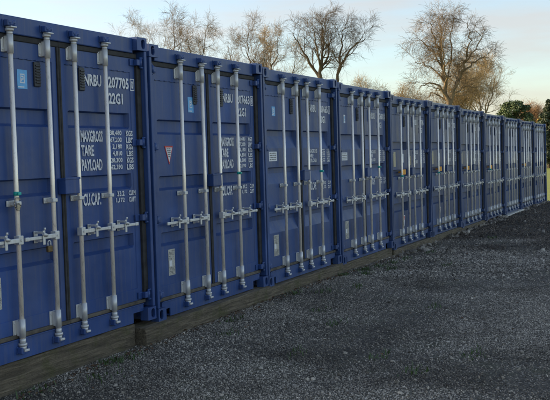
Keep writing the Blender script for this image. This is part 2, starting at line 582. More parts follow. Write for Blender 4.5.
def weld_mesh(right):
    m = MB()
    xa, xb = (XR0 + 0.07, XR1 - 0.08) if right else (XL0 + 0.08, XL1 - 0.07)
    x = xa; k = 0
    while x < xb - 0.03:
        L = 0.050 + 0.016 * ((k * 37) % 5) / 4
        m.box(x, min(x + L, xb), YD - 0.004, YD + 0.003, 2.2745, 2.2835, 0.002)
        x += L + 0.036; k += 1
    return m.mesh('weld_seam')

def gasket_shade_mesh(right):
    m = MB()
    xa, xb = (XR0, XR1) if right else (XL0, XL1)
    xc, xd = (1.2162, xb + 0.022) if right else (xa - 0.022, 1.2158)
    m.box(xc, xd, YD - 0.012, YD + 0.05, 2.407, 2.450, 0.006)
    if right:
        m.box(1.2162, 1.2385, YD - 0.014, YD + 0.05, 0.1915, 2.4065, 0.005)
        m.box(xb + 0.001, W - 0.0405, YD - 0.026, YD + 0.05, 0.1915, 2.4065, 0.006)  # side lip gasket, widened so its black stands in for the reveal's shade
    else:
        m.box(1.1935, 1.2158, YD - 0.012, YD + 0.05, 0.1915, 2.4065, 0.005)
        m.box(0.0405, xa - 0.001, YD - 0.026, YD + 0.05, 0.1915, 2.4065, 0.006)  # left side: rubber lip plus cavity shade painted as one black strip
    return m.mesh('gasket_shade_strips')

def lower_gasket_mesh(right):
    m = MB()
    xc, xd = (1.2162, XR1 + 0.022) if right else (XL0 - 0.022, 1.2158)
    m.box(xc, xd, YD - 0.020, YD + 0.05, 0.1595, 0.1905, 0.006)
    return m.mesh('lower_gasket')

def bar_mesh(x):
    m = MB()
    m.cyl((x, YB, 0.090), (x, YB, 2.500), 0.0185, n=16)
    return m.mesh('locking_bar')

def cam_mesh(x, top):
    m = MB()
    if top:
        for z0, z1, r in ((2.440, 2.462, 0.0235), (2.466, 2.484, 0.033), (2.4845, 2.50, 0.025)):
            m.cyl((x, YB, z0), (x, YB, z1), r, n=14)
        m.box(x - 0.030, x + 0.034, YB - 0.046, YB + 0.012, 2.4865, 2.4985, 0.004)
    else:
        for z0, z1, r in ((0.128, 0.160, 0.0235), (0.106, 0.126, 0.033), (0.084, 0.104, 0.027)):
            m.cyl((x, YB, z0), (x, YB, z1), r, n=14)
        m.box(x - 0.022, x + 0.030, YB - 0.040, YB + 0.012, 0.064, 0.082, 0.004)
    return m.mesh('cam_collar')

def keeper_mesh(x, top):
    m = MB()
    z = 2.522 if top else 0.072
    m.box(x - 0.052, x + 0.052, YH - 0.008, YH - 0.0005, z - 0.024, z + 0.030, 0.002)
    for dx in (-0.046, 0.024):
        m.box(x + dx, x + dx + 0.022, YH - 0.052, YH - 0.0085, z - 0.022, z + 0.026, 0.007)
    if top:
        m.box(x - 0.040, x + 0.040, YH - 0.056, YH - 0.001, z - 0.006, z + 0.020, 0.008)
        m.cyl((x, YB, z - 0.022), (x, YB, z + 0.012), 0.034, n=12)
    else:
        m.box(x - 0.036, x + 0.036, YH - 0.050, YH - 0.001, z - 0.026, z - 0.008, 0.006)
    return m.mesh('cam_keeper')

def bearing_mesh(x, top):
    m = MB()
    z0, z1 = (2.312, 2.434) if top else (0.176, 0.300)
    if top: a, b = 2.300, 2.440
    else: a, b = 0.168, 0.308
    m.box(x - 0.050, x + 0.050, YD - 0.010, YD - 0.001, z0, z1, 0.003)
    m.box(x - 0.024, x + 0.024, YB, YD - 0.0105, z0 + 0.004, z1 - 0.004, 0.003)
    m.cyl((x, YB, a), (x, YB, b), 0.0255, n=16)
    for dx in (-0.038, 0.038):
        for z in (z0 + 0.022, z1 - 0.022):
            m.cyl((x + dx, YD - 0.016, z), (x + dx, YD - 0.009, z), 0.008, n=6)
    return m.mesh('bar_bearing')

def guide_mesh(x):
    m = MB()
    z = 1.182
    m.box(x - 0.062, x + 0.030, YD - 0.008, YD - 0.001, z - 0.022, z + 0.022, 0.002)
    m.box(x - 0.028, x + 0.028, YB - 0.024, YD - 0.0085, z - 0.015, z + 0.015, 0.005)
    m.cyl((x - 0.048, YD - 0.014, z), (x - 0.048, YD - 0.007, z), 0.008, n=6)
    return m.mesh('bar_guide')

def handle_mesh(x, s):
    m = MB()
    z = 0.905
    m.box(x - 0.026, x + 0.026, YB - 0.030, YB + 0.022, z - 0.034, z + 0.034, 0.005)
    xs = sorted((x + s * 0.020, x + s * 0.150))
    m.box(xs[0], xs[1], YB - 0.030, YB - 0.012, z - 0.018, z + 0.016, 0.005)
    xs = sorted((x + s * 0.146, x + s * 0.365))
    m.box(xs[0], xs[1], YB - 0.028, YB - 0.016, z - 0.015, z + 0.011, 0.005)
    xs = sorted((x + s * 0.340, x + s * 0.385))
    m.box(xs[0], xs[1], YB - 0.034, YB - 0.014, z - 0.018, z + 0.014, 0.007)
    m.cyl((x, YB - 0.036, z), (x, YB - 0.028, z), 0.010, n=8)
    return m.mesh('bar_handle')

def catch_mesh(x, s):
    m = MB()
    z = 0.905; cx = x + s * 0.175
    m.box(cx - 0.022, cx + 0.022, YD - 0.008, YD - 0.001, z - 0.048, z + 0.046, 0.003)
    m.box(cx - 0.012, cx + 0.012, YB - 0.010, YD - 0.0085, z - 0.040, z - 0.020, 0.004)
    m.box(cx - 0.014, cx + 0.014, YB - 0.040, YB - 0.032, z - 0.060, z + 0.052, 0.004)
    m.box(cx - 0.014, cx + 0.014, YB - 0.038, YD - 0.0085, z + 0.026, z + 0.044, 0.004)
    m.cyl((cx + 0.020, YB - 0.050, z + 0.012), (cx - 0.020, YB - 0.044, z + 0.028), 0.013, n=8)
    m.cyl((cx, YB - 0.046, z + 0.055), (cx, YB - 0.046, z + 0.074), 0.009, n=8)
    return m.mesh('handle_catch')

def hinge_mesh(right, z):
    m = MB()
    s = 1 if right else -1
    xe = XR1 if right else XL0
    px = xe + s * 0.030
    yp = YD - 0.046
    def bx(a, b, y0, y1, z0, z1, bv=0.003):
        m.box(min(a, b), max(a, b), y0, y1, z0, z1, bv)
    bx(xe - s * 0.085, xe - s * 0.012, YD - 0.014, YD - 0.001, z - 0.030, z + 0.030)
    bx(xe - s * 0.030, px, yp - 0.008, YD - 0.0145, z - 0.028, z + 0.028, 0.006)
    m.cyl((px, yp, z - 0.034), (px, yp, z + 0.034), 0.017, n=12)
    m.cyl((px, yp, z - 0.052), (px, yp, z + 0.050), 0.008, n=8)
    bx(px + s * 0.004, W - 0.0415 if right else 0.0415, yp - 0.010, yp + 0.014, z + 0.036, z + 0.050, 0.004)
    bx(px + s * 0.004, W - 0.0415 if right else 0.0415, yp - 0.010, yp + 0.014, z - 0.052, z - 0.036, 0.004)
    return m.mesh('hinge')

def body_mesh():
    """corrugated side walls, roof and rear of the box"""
    m = MB()
    z0, z1 = 0.10, 2.545
    for side in (0, 1):
        y = 0.16; k = 0
        pts = [(0.16, 0.020)]
        while y < D - 0.35:
            for dy, dx in ((0.072, 0.020), (0.068, 0.056), (0.070, 0.056), (0.068, 0.020)):
                y += dy; pts.append((y, dx))
        pts.append((D - 0.05, 0.020))
        row = []
        for yy, dx in pts:
            x = dx if side == 0 else W - dx
            row.append((m.bm.verts.new((x, yy, z0)), m.bm.verts.new((x, yy, z1))))
        for (a, b), (c, d) in zip(row, row[1:]):
            m.bm.faces.new((a, c, d, b))
    m.box(0.02, W - 0.02, 0.13, D - 0.02, 2.548, 2.575)
    m.box(0.02, W - 0.02, D - 0.06, D - 0.02, 0.02, 2.545)
    m.box(0.03, W - 0.03, 0.16, D - 0.07, 0.10, 0.14)
    for a, b in ((0.003, 0.06), (W - 0.06, W - 0.003)):
        m.box(a, b, 0.176, D - 0.02, 0.01, 0.10)
        m.box(a, b, 0.176, D - 0.02, 2.51, 2.546)
    return m.mesh('box_body')

def text_lines(parent, lines, bold=0.0):
    for s_, x0, x1, zb, h in lines:
        P, polys = GLYPHS[s_]
        key = ('text', s_, x0, x1, round(zb, 4), round(h, 4))
        def mk():
            v = np.stack([x0 + P[:, 0] * (x1 - x0), np.full(len(P), YD - 0.0015), zb + P[:, 1] * h], -1)
            return mesh_from('lettering', v, polys)
        obj('lettering', cached(key, mk), M_LETTER, parent)

def shift_y(me, dy):
    for v in me.vertices: v.co.y += dy
    return me

ROW_PAINTS = {}
def container_paint(i):
    base = [(0.031, 0.074, 0.235), (0.031, 0.074, 0.226), (0.038, 0.082, 0.228), (0.040, 0.082, 0.222),
            (0.044, 0.080, 0.195), (0.046, 0.082, 0.195), (0.048, 0.083, 0.192), (0.050, 0.083, 0.190),
            (0.042, 0.082, 0.202), (0.048, 0.083, 0.195), (0.042, 0.086, 0.225)][i]
    return paint('blue_container_paint_%d' % (i + 1), base, 0.38, 0.44 + 0.05 * (i % 4))

ROOT_OFF = {1: (-0.006, 0.0, 0.012), 2: (0.0, 0.0, 0.0), 3: (0.0, 0.004, 0.004), 4: (0.006, -0.004, 0.002), 5: (0.004, 0.003, -0.020),
            6: (0, -0.004, 0.004), 7: (0.02, 0.006, -0.006), 8: (0.06, 0.006, -0.012), 9: (0.06, 0.004, -0.008), 10: (0.05, 0.006, -0.004), 11: (0.02, 0.004, 0)}
LABELS = {
 1: 'blue shipping container with serial number 207705 and a padlocked handle',
 2: 'blue shipping container with a red edged white triangle on its left door',
 3: 'blue shipping container beside the one with the red edged triangle, toward the field',
 4: 'blue shipping container, eighth of the row counting from the grass field',
 5: 'greyish blue shipping container, seventh of the row counting from the grass field',
 6: 'greyish blue shipping container, sixth of the row counting from the grass field',
 7: 'greyish blue shipping container, fifth of the row counting from the grass field',
 8: 'greyish blue shipping container, fourth of the row counting from the grass field',
 9: 'greyish blue shipping container standing over a pale plank in the row',
 10: 'greyish blue shipping container, last but one before the grass field',
 11: 'blue shipping container at the end of the row next to the grass field'}

def sticker(parent, name, mat, x0, x1, z0, z1, front=0.0):
    key = ('st', name, round(x0, 3), round(x1, 3), round(z0, 3), round(z1, 3))
    me = cached(key, lambda: MB().box(x0, x1, YD - 0.0025 + 0.006 - front, YD + 0.0045 - front, z0, z1).mesh(name))
    return obj(name, me, mat, parent)

def build_container(n):
    dx, dy, dz = ROOT_OFF[n]
    root = empty('shipping_container', ((n - 2) * PITCHX + dx, dy, -STEP * (n - 2) + dz))
    tag(root, LABELS[n], 'shipping container', 'blue shipping containers side by side in a row')
    P = container_paint(n - 1)
    style = 'plain' if n <= 2 else ('long' if n <= 4 else 'deep')
    obj('box_body', cached('body', body_mesh), P, root)
    for right in (False, True):
        obj('corner_post', cached(('post', right), lambda: post_mesh(right)), P, root)
        for top in (False, True):
            obj('corner_casting', cached(('cast', right, top), lambda: casting_mesh(right, top)), P, root)
    hd = obj('door_header', cached('head', header_mesh), P, root)
    sl = obj('door_sill', cached('sill', sill_mesh), P, root)
    for x in BARS:
        obj('cam_keeper', cached(('keep', x, True), lambda: keeper_mesh(x, True)), P, hd)
        obj('cam_keeper', cached(('keep', x, False), lambda: keeper_mesh(x, False)), P, sl)
    doors = []
    for right in (False, True):
        d = obj('door', cached(('leaf', right, style), lambda: leaf_mesh(right, style)), P, root)
        doors.append(d)
        tag(obj('weld_seam', cached(('weld', right), lambda: weld_mesh(right)), P, d), kind='stuff')
        obj('gasket_shade_strips', cached(('gask_shade', right), lambda: gasket_shade_mesh(right)), M_RUBBER_SHADE, d)
        obj('lower_gasket', cached(('lgask', right), lambda: lower_gasket_mesh(right)), M_DIRTY, d)
        for z in (2.370, 1.640, 0.950, 0.232):
            obj('hinge', cached(('hinge', right, z), lambda: hinge_mesh(right, z)), P, d)
        for x in (BARS[2:] if right else BARS[:2]):
            s = 1 if right else -1
            obj('locking_bar', cached(('bar', x), lambda: bar_mesh(x)), M_BAR, d)
            for tp in (True, False):
                obj('cam_collar', cached(('cam', x, tp), lambda: cam_mesh(x, tp)), M_ZINC, d)
            obj('bar_bearing', cached(('bear', x, True), lambda: bearing_mesh(x, True)), M_ZINC, d)
            obj('bar_bearing', cached(('bear', x, False), lambda: bearing_mesh(x, False)), M_ZINC, d)
            obj('bar_guide', cached(('guide', x), lambda: guide_mesh(x)), M_ZINC, d)
            obj('bar_handle', cached(('hand', x), lambda: handle_mesh(x, s)), M_ZINC, d)
            obj('handle_catch', cached(('catch', x), lambda: catch_mesh(x, s)), M_ZINC, d)
    dl, dr = doors
    # lock box over the seam
    def lockbox():
        m = MB()
        m.box(1.150, 1.335, -0.012, YD - 0.001, 1.222, 1.350, 0.006)
        m.box(1.142, 1.343, -0.016, 0.004, 1.338, 1.356, 0.003)
        return m.mesh('lock_box')
    obj('lock_box', cached('lockbox', lockbox), P, dr)
    # vents
    def vent(x):
        m = MB()
        m.box(x - 0.036, x + 0.036, YD - 0.012, YD + 0.0062, 2.075, 2.268, 0.006)
        for k in range(7):
            z = 2.100 + k * 0.022
            m.box(x - 0.028, x + 0.028, YD - 0.022, YD - 0.0115, z, z + 0.012, 0.003)
        return m.mesh('vent_cover')
    obj('vent_cover', cached('ventl', lambda: vent(0.946)), M_VENT, dl)
    obj('vent_cover', cached('ventr', lambda: vent(1.520)), M_VENT, dr)
    # lettering, right door
    if n <= 4:
        num, chk = SERIAL[n]
        TX = 1.560
        ser = [('NRBU', TX, TX + 0.245, 2.120, 0.100), (num, 1.905, 2.228, 2.120, 0.100)]
        text_lines(dr, ser, 0.012)
        text_lines(dr, [(chk, 2.268, 2.298, 2.128, 0.076)], 0.012)
        def frame():
            m = MB(); x0, x1, z0, z1, t = 2.250, 2.316, 2.112, 2.220, 0.007
            for a in ((x0, x1, z0, z0 + t), (x0, x1, z1 - t, z1), (x0, x0 + t, z0 + t, z1 - t), (x1 - t, x1, z0 + t, z1 - t)):
                m.quad([(a[0], YD - 0.0015, a[2]), (a[1], YD - 0.0015, a[2]), (a[1], YD - 0.0015, a[3]), (a[0], YD - 0.0015, a[3])])
            return m.mesh('check_digit_frame')
        obj('check_digit_frame', cached('ckf', frame), M_WHITE, dr)
        text_lines(dr, [('22G1', 1.905, 2.125, 1.980, 0.098)], 0.012)
    else:
        text_lines(dr, [('NRBU', 1.56, 1.80, 2.12, 0.10), (SERIAL[n][0], 1.905, 2.228, 2.12, 0.10)], 0.012)
        text_lines(dr, [('22G1', 1.905, 2.125, 1.98, 0.098)], 0.012)
    zt = 1.745 if n <= 2 else (1.625 if n <= 4 else 1.655)
    k = 0.94 if n > 2 else 1.0
    if n > 2: k = (zt - 1.385 - 0.02 - (0.035 if n <= 4 else 0.0)) / 0.36
    wt = [('MAXGROSS', 1.480, 1.795, zt - 0.102 * k, 0.100 * k), ('TARE', 1.480, 1.660, zt - 0.220 * k, 0.095 * k), ('PAYLOAD', 1.480, 1.775, zt - 0.345 * k, 0.100 * k)]
    text_lines(dr, wt, 0.010)
    rows = WEIGHTS
    fl = []
    for j, (a, b) in enumerate(rows):
        zb = zt - (0.047 + j * 0.0605) * k
        fl.append((a, 2.085 - 0.030 * len(a), 2.085, zb, 0.050 * k))
        fl.append((b, 2.155, 2.262, zb, 0.050 * k))
    text_lines(dr, fl, 0.014)
    zc = 1.212 if n <= 2 else (1.185 if n <= 4 else 1.175)
    if n <= 4:
        text_lines(dr, [('CU.CAP.', 1.484, 1.735, zc - 0.108, 0.106)], 0.010)
        text_lines(dr, [('33.2', 1.985, 2.095, zc - 0.050, 0.046), ('CU.M', 2.165, 2.275, zc - 0.050, 0.046),
                                                 ('1,172', 1.965, 2.095, zc - 0.110, 0.046), ('CU.FT', 2.165, 2.275, zc - 0.110, 0.046)], 0.014)
    # things stuck on the left door
    if n <= 4:
        x0, x1, z0, z1 = {1: (0.722, 0.836, 2.050, 2.196), 2: (0.815, 0.928, 1.990, 2.145), 3: (0.372, 0.470, 2.035, 2.150), 4: (0.372, 0.440, 2.03, 2.15)}[n]
        st = sticker(dl, 'sticker', M_BLUE_STICKER if n <= 3 else M_WHITE, x0, x1, z0, z1)
        cx, cz = (x0 + x1) / 2, (z0 + z1) / 2 + 0.006
        def emblem():
            m = MB(); y = YD + 0.0025; w_, h_, t = 0.026, 0.036, 0.007
            for a in ((cx - w_, cx + w_, cz - h_, cz - h_ + t), (cx - w_, cx + w_, cz + h_ - t, cz + h_), (cx - w_, cx - w_ + t, cz - h_ + t, cz + h_ - t), (cx + w_ - t, cx + w_, cz - h_ + t, cz + h_ - t)):
                m.quad([(a[0], y, a[2]), (a[1], y, a[2]), (a[1], y, a[3]), (a[0], y, a[3])])
            q = 0.013
            m.quad([(cx - q, y, cz + 0.012), (cx + q, y, cz + 0.012), (cx + q, y, cz + 0.021), (cx - q, y, cz + 0.021)])
            m.quad([(cx + q - 0.008, y, cz + 0.0), (cx + q, y, cz + 0.0), (cx + q, y, cz + 0.0118), (cx + q - 0.008, y, cz + 0.0118)])
            m.quad([(cx - q, y, cz - 0.009), (cx + q, y, cz - 0.009), (cx + q, y, cz - 0.0002), (cx - q, y, cz - 0.0002)])
            m.quad([(cx - q, y, cz - 0.022), (cx - q + 0.008, y, cz - 0.022), (cx - q + 0.008, y, cz - 0.0092), (cx - q, y, cz - 0.0092)])
            m.quad([(cx - 0.05, y, z0 + 0.010), (cx + 0.02, y, z0 + 0.010), (cx + 0.02, y, z0 + 0.018), (cx - 0.05, y, z0 + 0.018)])
            return m.mesh('emblem')
        obj('emblem', emblem(), M_WHITE if n <= 3 else M_BLUE_STICKER, dl)
        px0, px1, pz0, pz1 = {1: (0.330, 0.445, 0.405, 0.640), 2: (0.335, 0.455, 0.385, 0.640), 3: (0.325, 0.475, 0.325, 0.580), 4: (0.330, 0.480, 0.330, 0.590)}[n]
        pl = sticker(dl, 'data_plate', M_PLATE, px0, px1, pz0, pz1)
        def ink():
            m = MB(); y = YD + 0.0022; rr = random.Random(n)
            z = pz1 - 0.014
            while z > pz0 + 0.012:
                if not (pz0 + 0.085 < z < pz0 + 0.15):
                    x = px0 + 0.010
                    while x < px1 - 0.014:
                        L = rr.uniform(0.008, 0.034)
                        if rr.random() < 0.75: m.quad([(x, y, z - 0.006), (min(x + L, px1 - 0.008), y, z - 0.006), (min(x + L, px1 - 0.008), y, z), (x, y, z)])
                        x += L + 0.006
                z -= 0.0125
            return m.mesh('plate_print')
        tag(obj('plate_print', ink(), M_PLATE_INK, dl), kind='stuff')
        def sq():
            m = MB(); y = YD + 0.0018
            m.quad([(px0 + 0.012, y, pz0 + 0.088), (px0 + 0.062, y, pz0 + 0.088), (px0 + 0.062, y, pz0 + 0.146), (px0 + 0.012, y, pz0 + 0.146)])
            return m.mesh('plate_square')
        obj('plate_square', sq(), M_WHITE, dl)
    if n == 2:
        def tri(s, y):
            cx, cz = 0.410, 1.580
            m = MB(); m.prism([(cx - 0.078 * s, cz + 0.070 * s), (cx + 0.078 * s, cz + 0.070 * s), (cx, cz - 0.112 * s)], y, y + 0.004); return m.mesh('placard')
        obj('placard', tri(1.0, YD + 0.0015), M_RED, dl)
        obj('placard_face', tri(0.78, YD + 0.0002), M_WHITE, dl)
        def lines():
            m = MB(); y = YD - 0.0008
            for k_, w_ in enumerate((0.045, 0.038, 0.031, 0.024, 0.016)):
                z = 1.617 - k_ * 0.019
                for a, b in ((-w_, -w_ * 0.2), (-w_ * 0.05, w_ * 0.55), (w_ * 0.7, w_)):
                    m.quad([(0.410 + a, y, z), (0.410 + b, y, z), (0.410 + b, y, z + 0.009), (0.410 + a, y, z + 0.009)])
            return m.mesh('placard_print')
        tag(obj('placard_print', lines(), M_INK, dl), kind='stuff')
    if n in (3, 4):
        pl = sticker(dl, 'notice_plate', M_WHITE, 0.255, 0.490, 1.485, 1.600)
        def lines2():
            m = MB(); y = YD + 0.0022
            for k_ in range(4):
                z = 1.500 + k_ * 0.025
                x = 0.275
                while x < 0.45:
                    L = 0.018 + 0.014 * ((int(x * 1000) + k_) % 3)
                    m.quad([(x, y, z), (x + L, y, z), (x + L, y, z + 0.011), (x, y, z + 0.011)]); x += L + 0.010
            return m.mesh('notice_print')
        tag(obj('notice_print', cached('np', lines2), M_PLATE_INK, dl), kind='stuff')
    if n >= 5:
        sticker(dl, 'data_plate', M_CREAM, 0.300, 0.430, 1.385, 1.640)
        sticker(dl, 'notice_plate', M_WHITE, 0.800, 0.900, 1.450, 1.600)
        sticker(dr, 'notice_plate', M_CREAM, 1.265, 1.350, 1.400, 1.560)
        if n not in (9, 11):
            for a in (0.625, 0.725):
                me = cached(('or', a), lambda: MB().box(a, a + 0.080, YD - 0.060, YD - 0.050, 1.240, 1.330, 0.004).box(a + 0.03, a + 0.05, YD - 0.0505, YD + 0.03, 1.27, 1.30).mesh('orange_tag'))
                obj('orange_tag', me, M_ORANGE, dl)
        if n in (5, 6, 8):
            def tri2():
                m = MB(); m.prism([(0.780, 0.520), (0.900, 0.520), (0.850, 0.330), (0.810, 0.330)], YD + 0.0005, YD + 0.0045); return m.mesh('placard')
            obj('placard', cached('tri2', tri2), M_WHITE, dl)
            def tri3():
                m = MB(); m.prism([(0.800, 0.505), (0.880, 0.505), (0.850, 0.440), (0.825, 0.440)], YD - 0.001, YD + 0.0003); return m.mesh('placard_face')
            obj('placard_face', cached('tri3', tri3), M_RED, dl)
    # teal seals
    if n <= 6 or n == 8:
        bi = {1: 0, 2: 3, 3: 3, 4: 3}.get(n, 0)
        zz = {1: 1.240, 2: 1.330, 3: 1.310, 4: 1.340, 5: 1.205, 6: 1.200, 8: 1.21}[n]
        x = BARS[bi]
        m = MB()
        m.cyl((x, YB, zz), (x, YB, zz + 0.030), 0.0225, n=14)
        m.box(x - 0.020, x + 0.016, YB - 0.036, YB - 0.0205, zz + 0.004, zz + 0.026, 0.004)
        obj('seal_tag', m.mesh('seal_tag'), M_TEAL, dl if bi < 2 else dr)
        if n == 1:
            m = MB()
            prev = None
            for t in range(15):
                a = t / 14 * math.pi * 2.6
                p = (x - 0.03 + 0.034 * math.cos(a), YB - 0.028 - 0.004 * t / 14, zz - 0.035 + 0.032 * math.sin(a) - 0.004 * t)
                if prev: m.cyl(prev, p, 0.004, n=6)
                prev = p
            m.box(x - 0.040, x - 0.012, YB - 0.040, YB - 0.024, zz - 0.110, zz - 0.065, 0.004)
            obj('seal_wire', m.mesh('seal_wire'), M_WIRE, dl)
    return root

roots = [build_container(n) for n in range(1, 12)]

# padlock on the handle of the first container
def build_padlock():
    ox, oy, oz = roots[0].location
    x = BARS[1] - 0.130; z = 0.852
    t = empty('padlock', (ox + x, oy + YB - 0.047, oz + z - 0.04))
    tag(t, 'old brown padlock hanging on the handle of the container numbered 207705', 'padlock')
    m = MB(); m.box(-0.027, 0.027, -0.013, 0.013, -0.028, 0.022, 0.006); obj('lock_body', m.mesh('lock_body'), M_BRASS, t)
    m = MB(); prev = None
    for k in range(13):
        a = math.pi * k / 12
        p = (0.017 * math.cos(a), 0.0, 0.045 + 0.017 * math.sin(a))
        if prev: m.cyl(prev, p, 0.0042, n=8)
        prev = p
    for s in (-1, 1): m.cyl((0.017 * s, 0, 0.018), (0.017 * s, 0, 0.046), 0.0042, n=8)
    obj('shackle', m.mesh('shackle'), M_ZINC, t)
build_padlock()

# ------------------------------------------------------------------ sleepers under the doors
def sleeper_material():
    m, nt, b = new_mat('mossy_sleeper')
    pos = geo_pos(nt)
    n = noise(nt, mapping(nt, pos, (3, 30, 48)), 1.0, 7, 0.7)
    c = ramp(nt, n.outputs['Fac'], [(0.28, (0.042, 0.033, 0.023)), (0.5, (0.150, 0.120, 0.080)), (0.72, (0.300, 0.245, 0.165))]).outputs['Color']
    n2 = noise(nt, pos, 5, 6, 0.7)
    f = ramp(nt, n2.outputs['Fac'], [(0.52, (0, 0, 0)), (0.68, (0.75, 0.75, 0.75))]).outputs['Color']
    c = mixc(nt, f, c, (0.095, 0.095, 0.030))
    n3 = noise(nt, pos, 30, 5, 0.7)
    f3 = ramp(nt, n3.outputs['Fac'], [(0.55, (0, 0, 0)), (0.7, (0.5, 0.5, 0.5))]).outputs['Color']
    c = mixc(nt, f3, c, (0.030, 0.026, 0.020))
    nt.links.new(c, b.inputs['Base Color'])
    b.inputs['Roughness'].default_value = 0.85
    bump(nt, b, n.outputs['Fac'], 1.0, 0.03)
    return m
M_SLEEPER = sleeper_material()

def rough_beam(x0, x1, y0, y1, z0a, z1a, slope, seed, amp=0.008):
    """weathered beam: subdivided box whose surface wanders a little"""
    m = MB(); m.box(0, x1 - x0, y0, y1, z0a, z1a, 0.012)
    bm = m.bm
    es = [e for e in bm.edges if abs(e.verts[0].co.x - e.verts[1].co.x) > (x1 - x0) * 0.5]
    bmesh.ops.subdivide_edges(bm, edges=es, cuts=36, use_grid_fill=True)
    for v in bm.verts:
        a = np.array([v.co.x * 7 + seed * 9.1]); bb = np.array([v.co.z * 11 + v.co.y * 13 + seed])
        v.co.y += float((vnoise(a, bb, seed)[0] - 0.5) * amp * 2.2)
        if v.co.z > (z0a + z1a) / 2:
            v.co.z += float((vnoise(a * 1.3, bb + 5, seed + 3)[0] - 0.7) * amp * 1.2)
        v.co.z += slope * v.co.x
    return m.mesh('sleeper_beam')

SLEEPERS = [(-2.75, -0.320, 0.050), (-0.300, 2.425, -0.055), (2.450, 4.905, -0.030), (4.925, 7.405, 0.030), (7.430, 9.900, 0.005), (9.930, 12.36, 0.02), (12.40, 14.84, 0.03)]
SL_LAB = ['mossy sleeper under the container numbered 207705', 'mossy sleeper jutting forward under the container with the triangle',
          'mossy sleeper under the container next to the one with the triangle', 'dark sleeper under the eighth container from the field',
          'dark sleeper under the seventh container from the field', 'low dark sleeper under the sixth container from the field', 'low dark sleeper under the fifth container from the field']
for k, (a, b, yf) in enumerate(SLEEPERS):
    n = k + 1
    top = -STEP * (n - 2) + ROOT_OFF[n][2] - 0.0045
    g = float(gz(a, 0.0)) - 0.05
    slope = 0.0
    me = rough_beam(a, b, yf, yf + 0.24, g - top, 0.0, 0.0, n)
    o = obj('sleeper_beam', me, M_SLEEPER); o.location = (a, 0, top)
    tag(o, SL_LAB[k], 'sleeper', 'sleepers under the container doors', 'thing')

M_PLANK = plain('pale_plank', (0.52, 0.50, 0.45), 0.7, var=0.25, scale=14, bstr=0.3)
o = obj('pale_plank', rough_beam(17.30, 19.85, -0.065, 0.14, -0.045, 0.0, 0.0, 31, 0.004), M_PLANK)
o.location = (17.30, 0, -STEP * 7 + ROOT_OFF[9][2] - 0.006)
tag(o, 'pale weathered plank lying on the ground under a container sill', 'plank', kind='thing')

# ------------------------------------------------------------------ stones, litter, weeds
def stone_material(name, lo, hi, far_dark=True):
    m, nt, b = new_mat(name)
    oi = nt.nodes.new('ShaderNodeObjectInfo')
    pos = geo_pos(nt)
    c = ramp(nt, oi.outputs['Random'], [(0.0, lo), (0.55, tuple((a * 2 + h) / 3 for a, h in zip(lo, hi))), (0.86, tuple(h * 0.65 for h in hi)), (1.0, hi)]).outputs['Color']
    n = noise(nt, pos, 120, 4, 0.7)
    v = ramp(nt, n.outputs['Fac'], [(0.3, (0.6, 0.6, 0.6)), (0.7, (1.25, 1.25, 1.25))]).outputs['Color']
    pt = noise(nt, pos, 0.8, 5, 0.6)
    pf = ramp(nt, pt.outputs['Fac'], [(0.36, (0.50, 0.48, 0.45)), (0.58, (1.1, 1.1, 1.1))]).outputs['Color']
    c = mixc(nt, 1.0, mixc(nt, 1.0, c, v, 'MULTIPLY'), pf, 'MULTIPLY')
    sx = nt.nodes.new('ShaderNodeSeparateXYZ'); nt.links.new(pos, sx.inputs['Vector'])
    dn = noise(nt, pos, 0.45, 5, 0.65)
    mr = nt.nodes.new('ShaderNodeMapRange'); mr.inputs['From Min'].default_value = 5.0; mr.inputs['From Max'].default_value = 12.5
    mr.inputs['To Min'].default_value = -0.28; mr.inputs['To Max'].default_value = 0.18
    nt.links.new(sx.outputs['X'], mr.inputs['Value'])
    ad = nt.nodes.new('ShaderNodeMath'); ad.operation = 'ADD'; nt.links.new(dn.outputs['Fac'], ad.inputs[0]); nt.links.new(mr.outputs['Result'], ad.inputs[1])
    df = ramp(nt, ad.outputs['Value'], [(0.44, (1, 1, 1)), (0.60, (0.40, 0.36, 0.33))]).outputs['Color']
    if far_dark: c = mixc(nt, 1.0, c, df, 'MULTIPLY')  # multiplies the colour darker towards the far end, broken up by noise
    nt.links.new(c, b.inputs['Base Color'])
    b.inputs['Roughness'].default_value = 0.7
    return m
M_STONE = stone_material('crushed_stone', (0.058, 0.049, 0.039), (0.72, 0.64, 0.53))

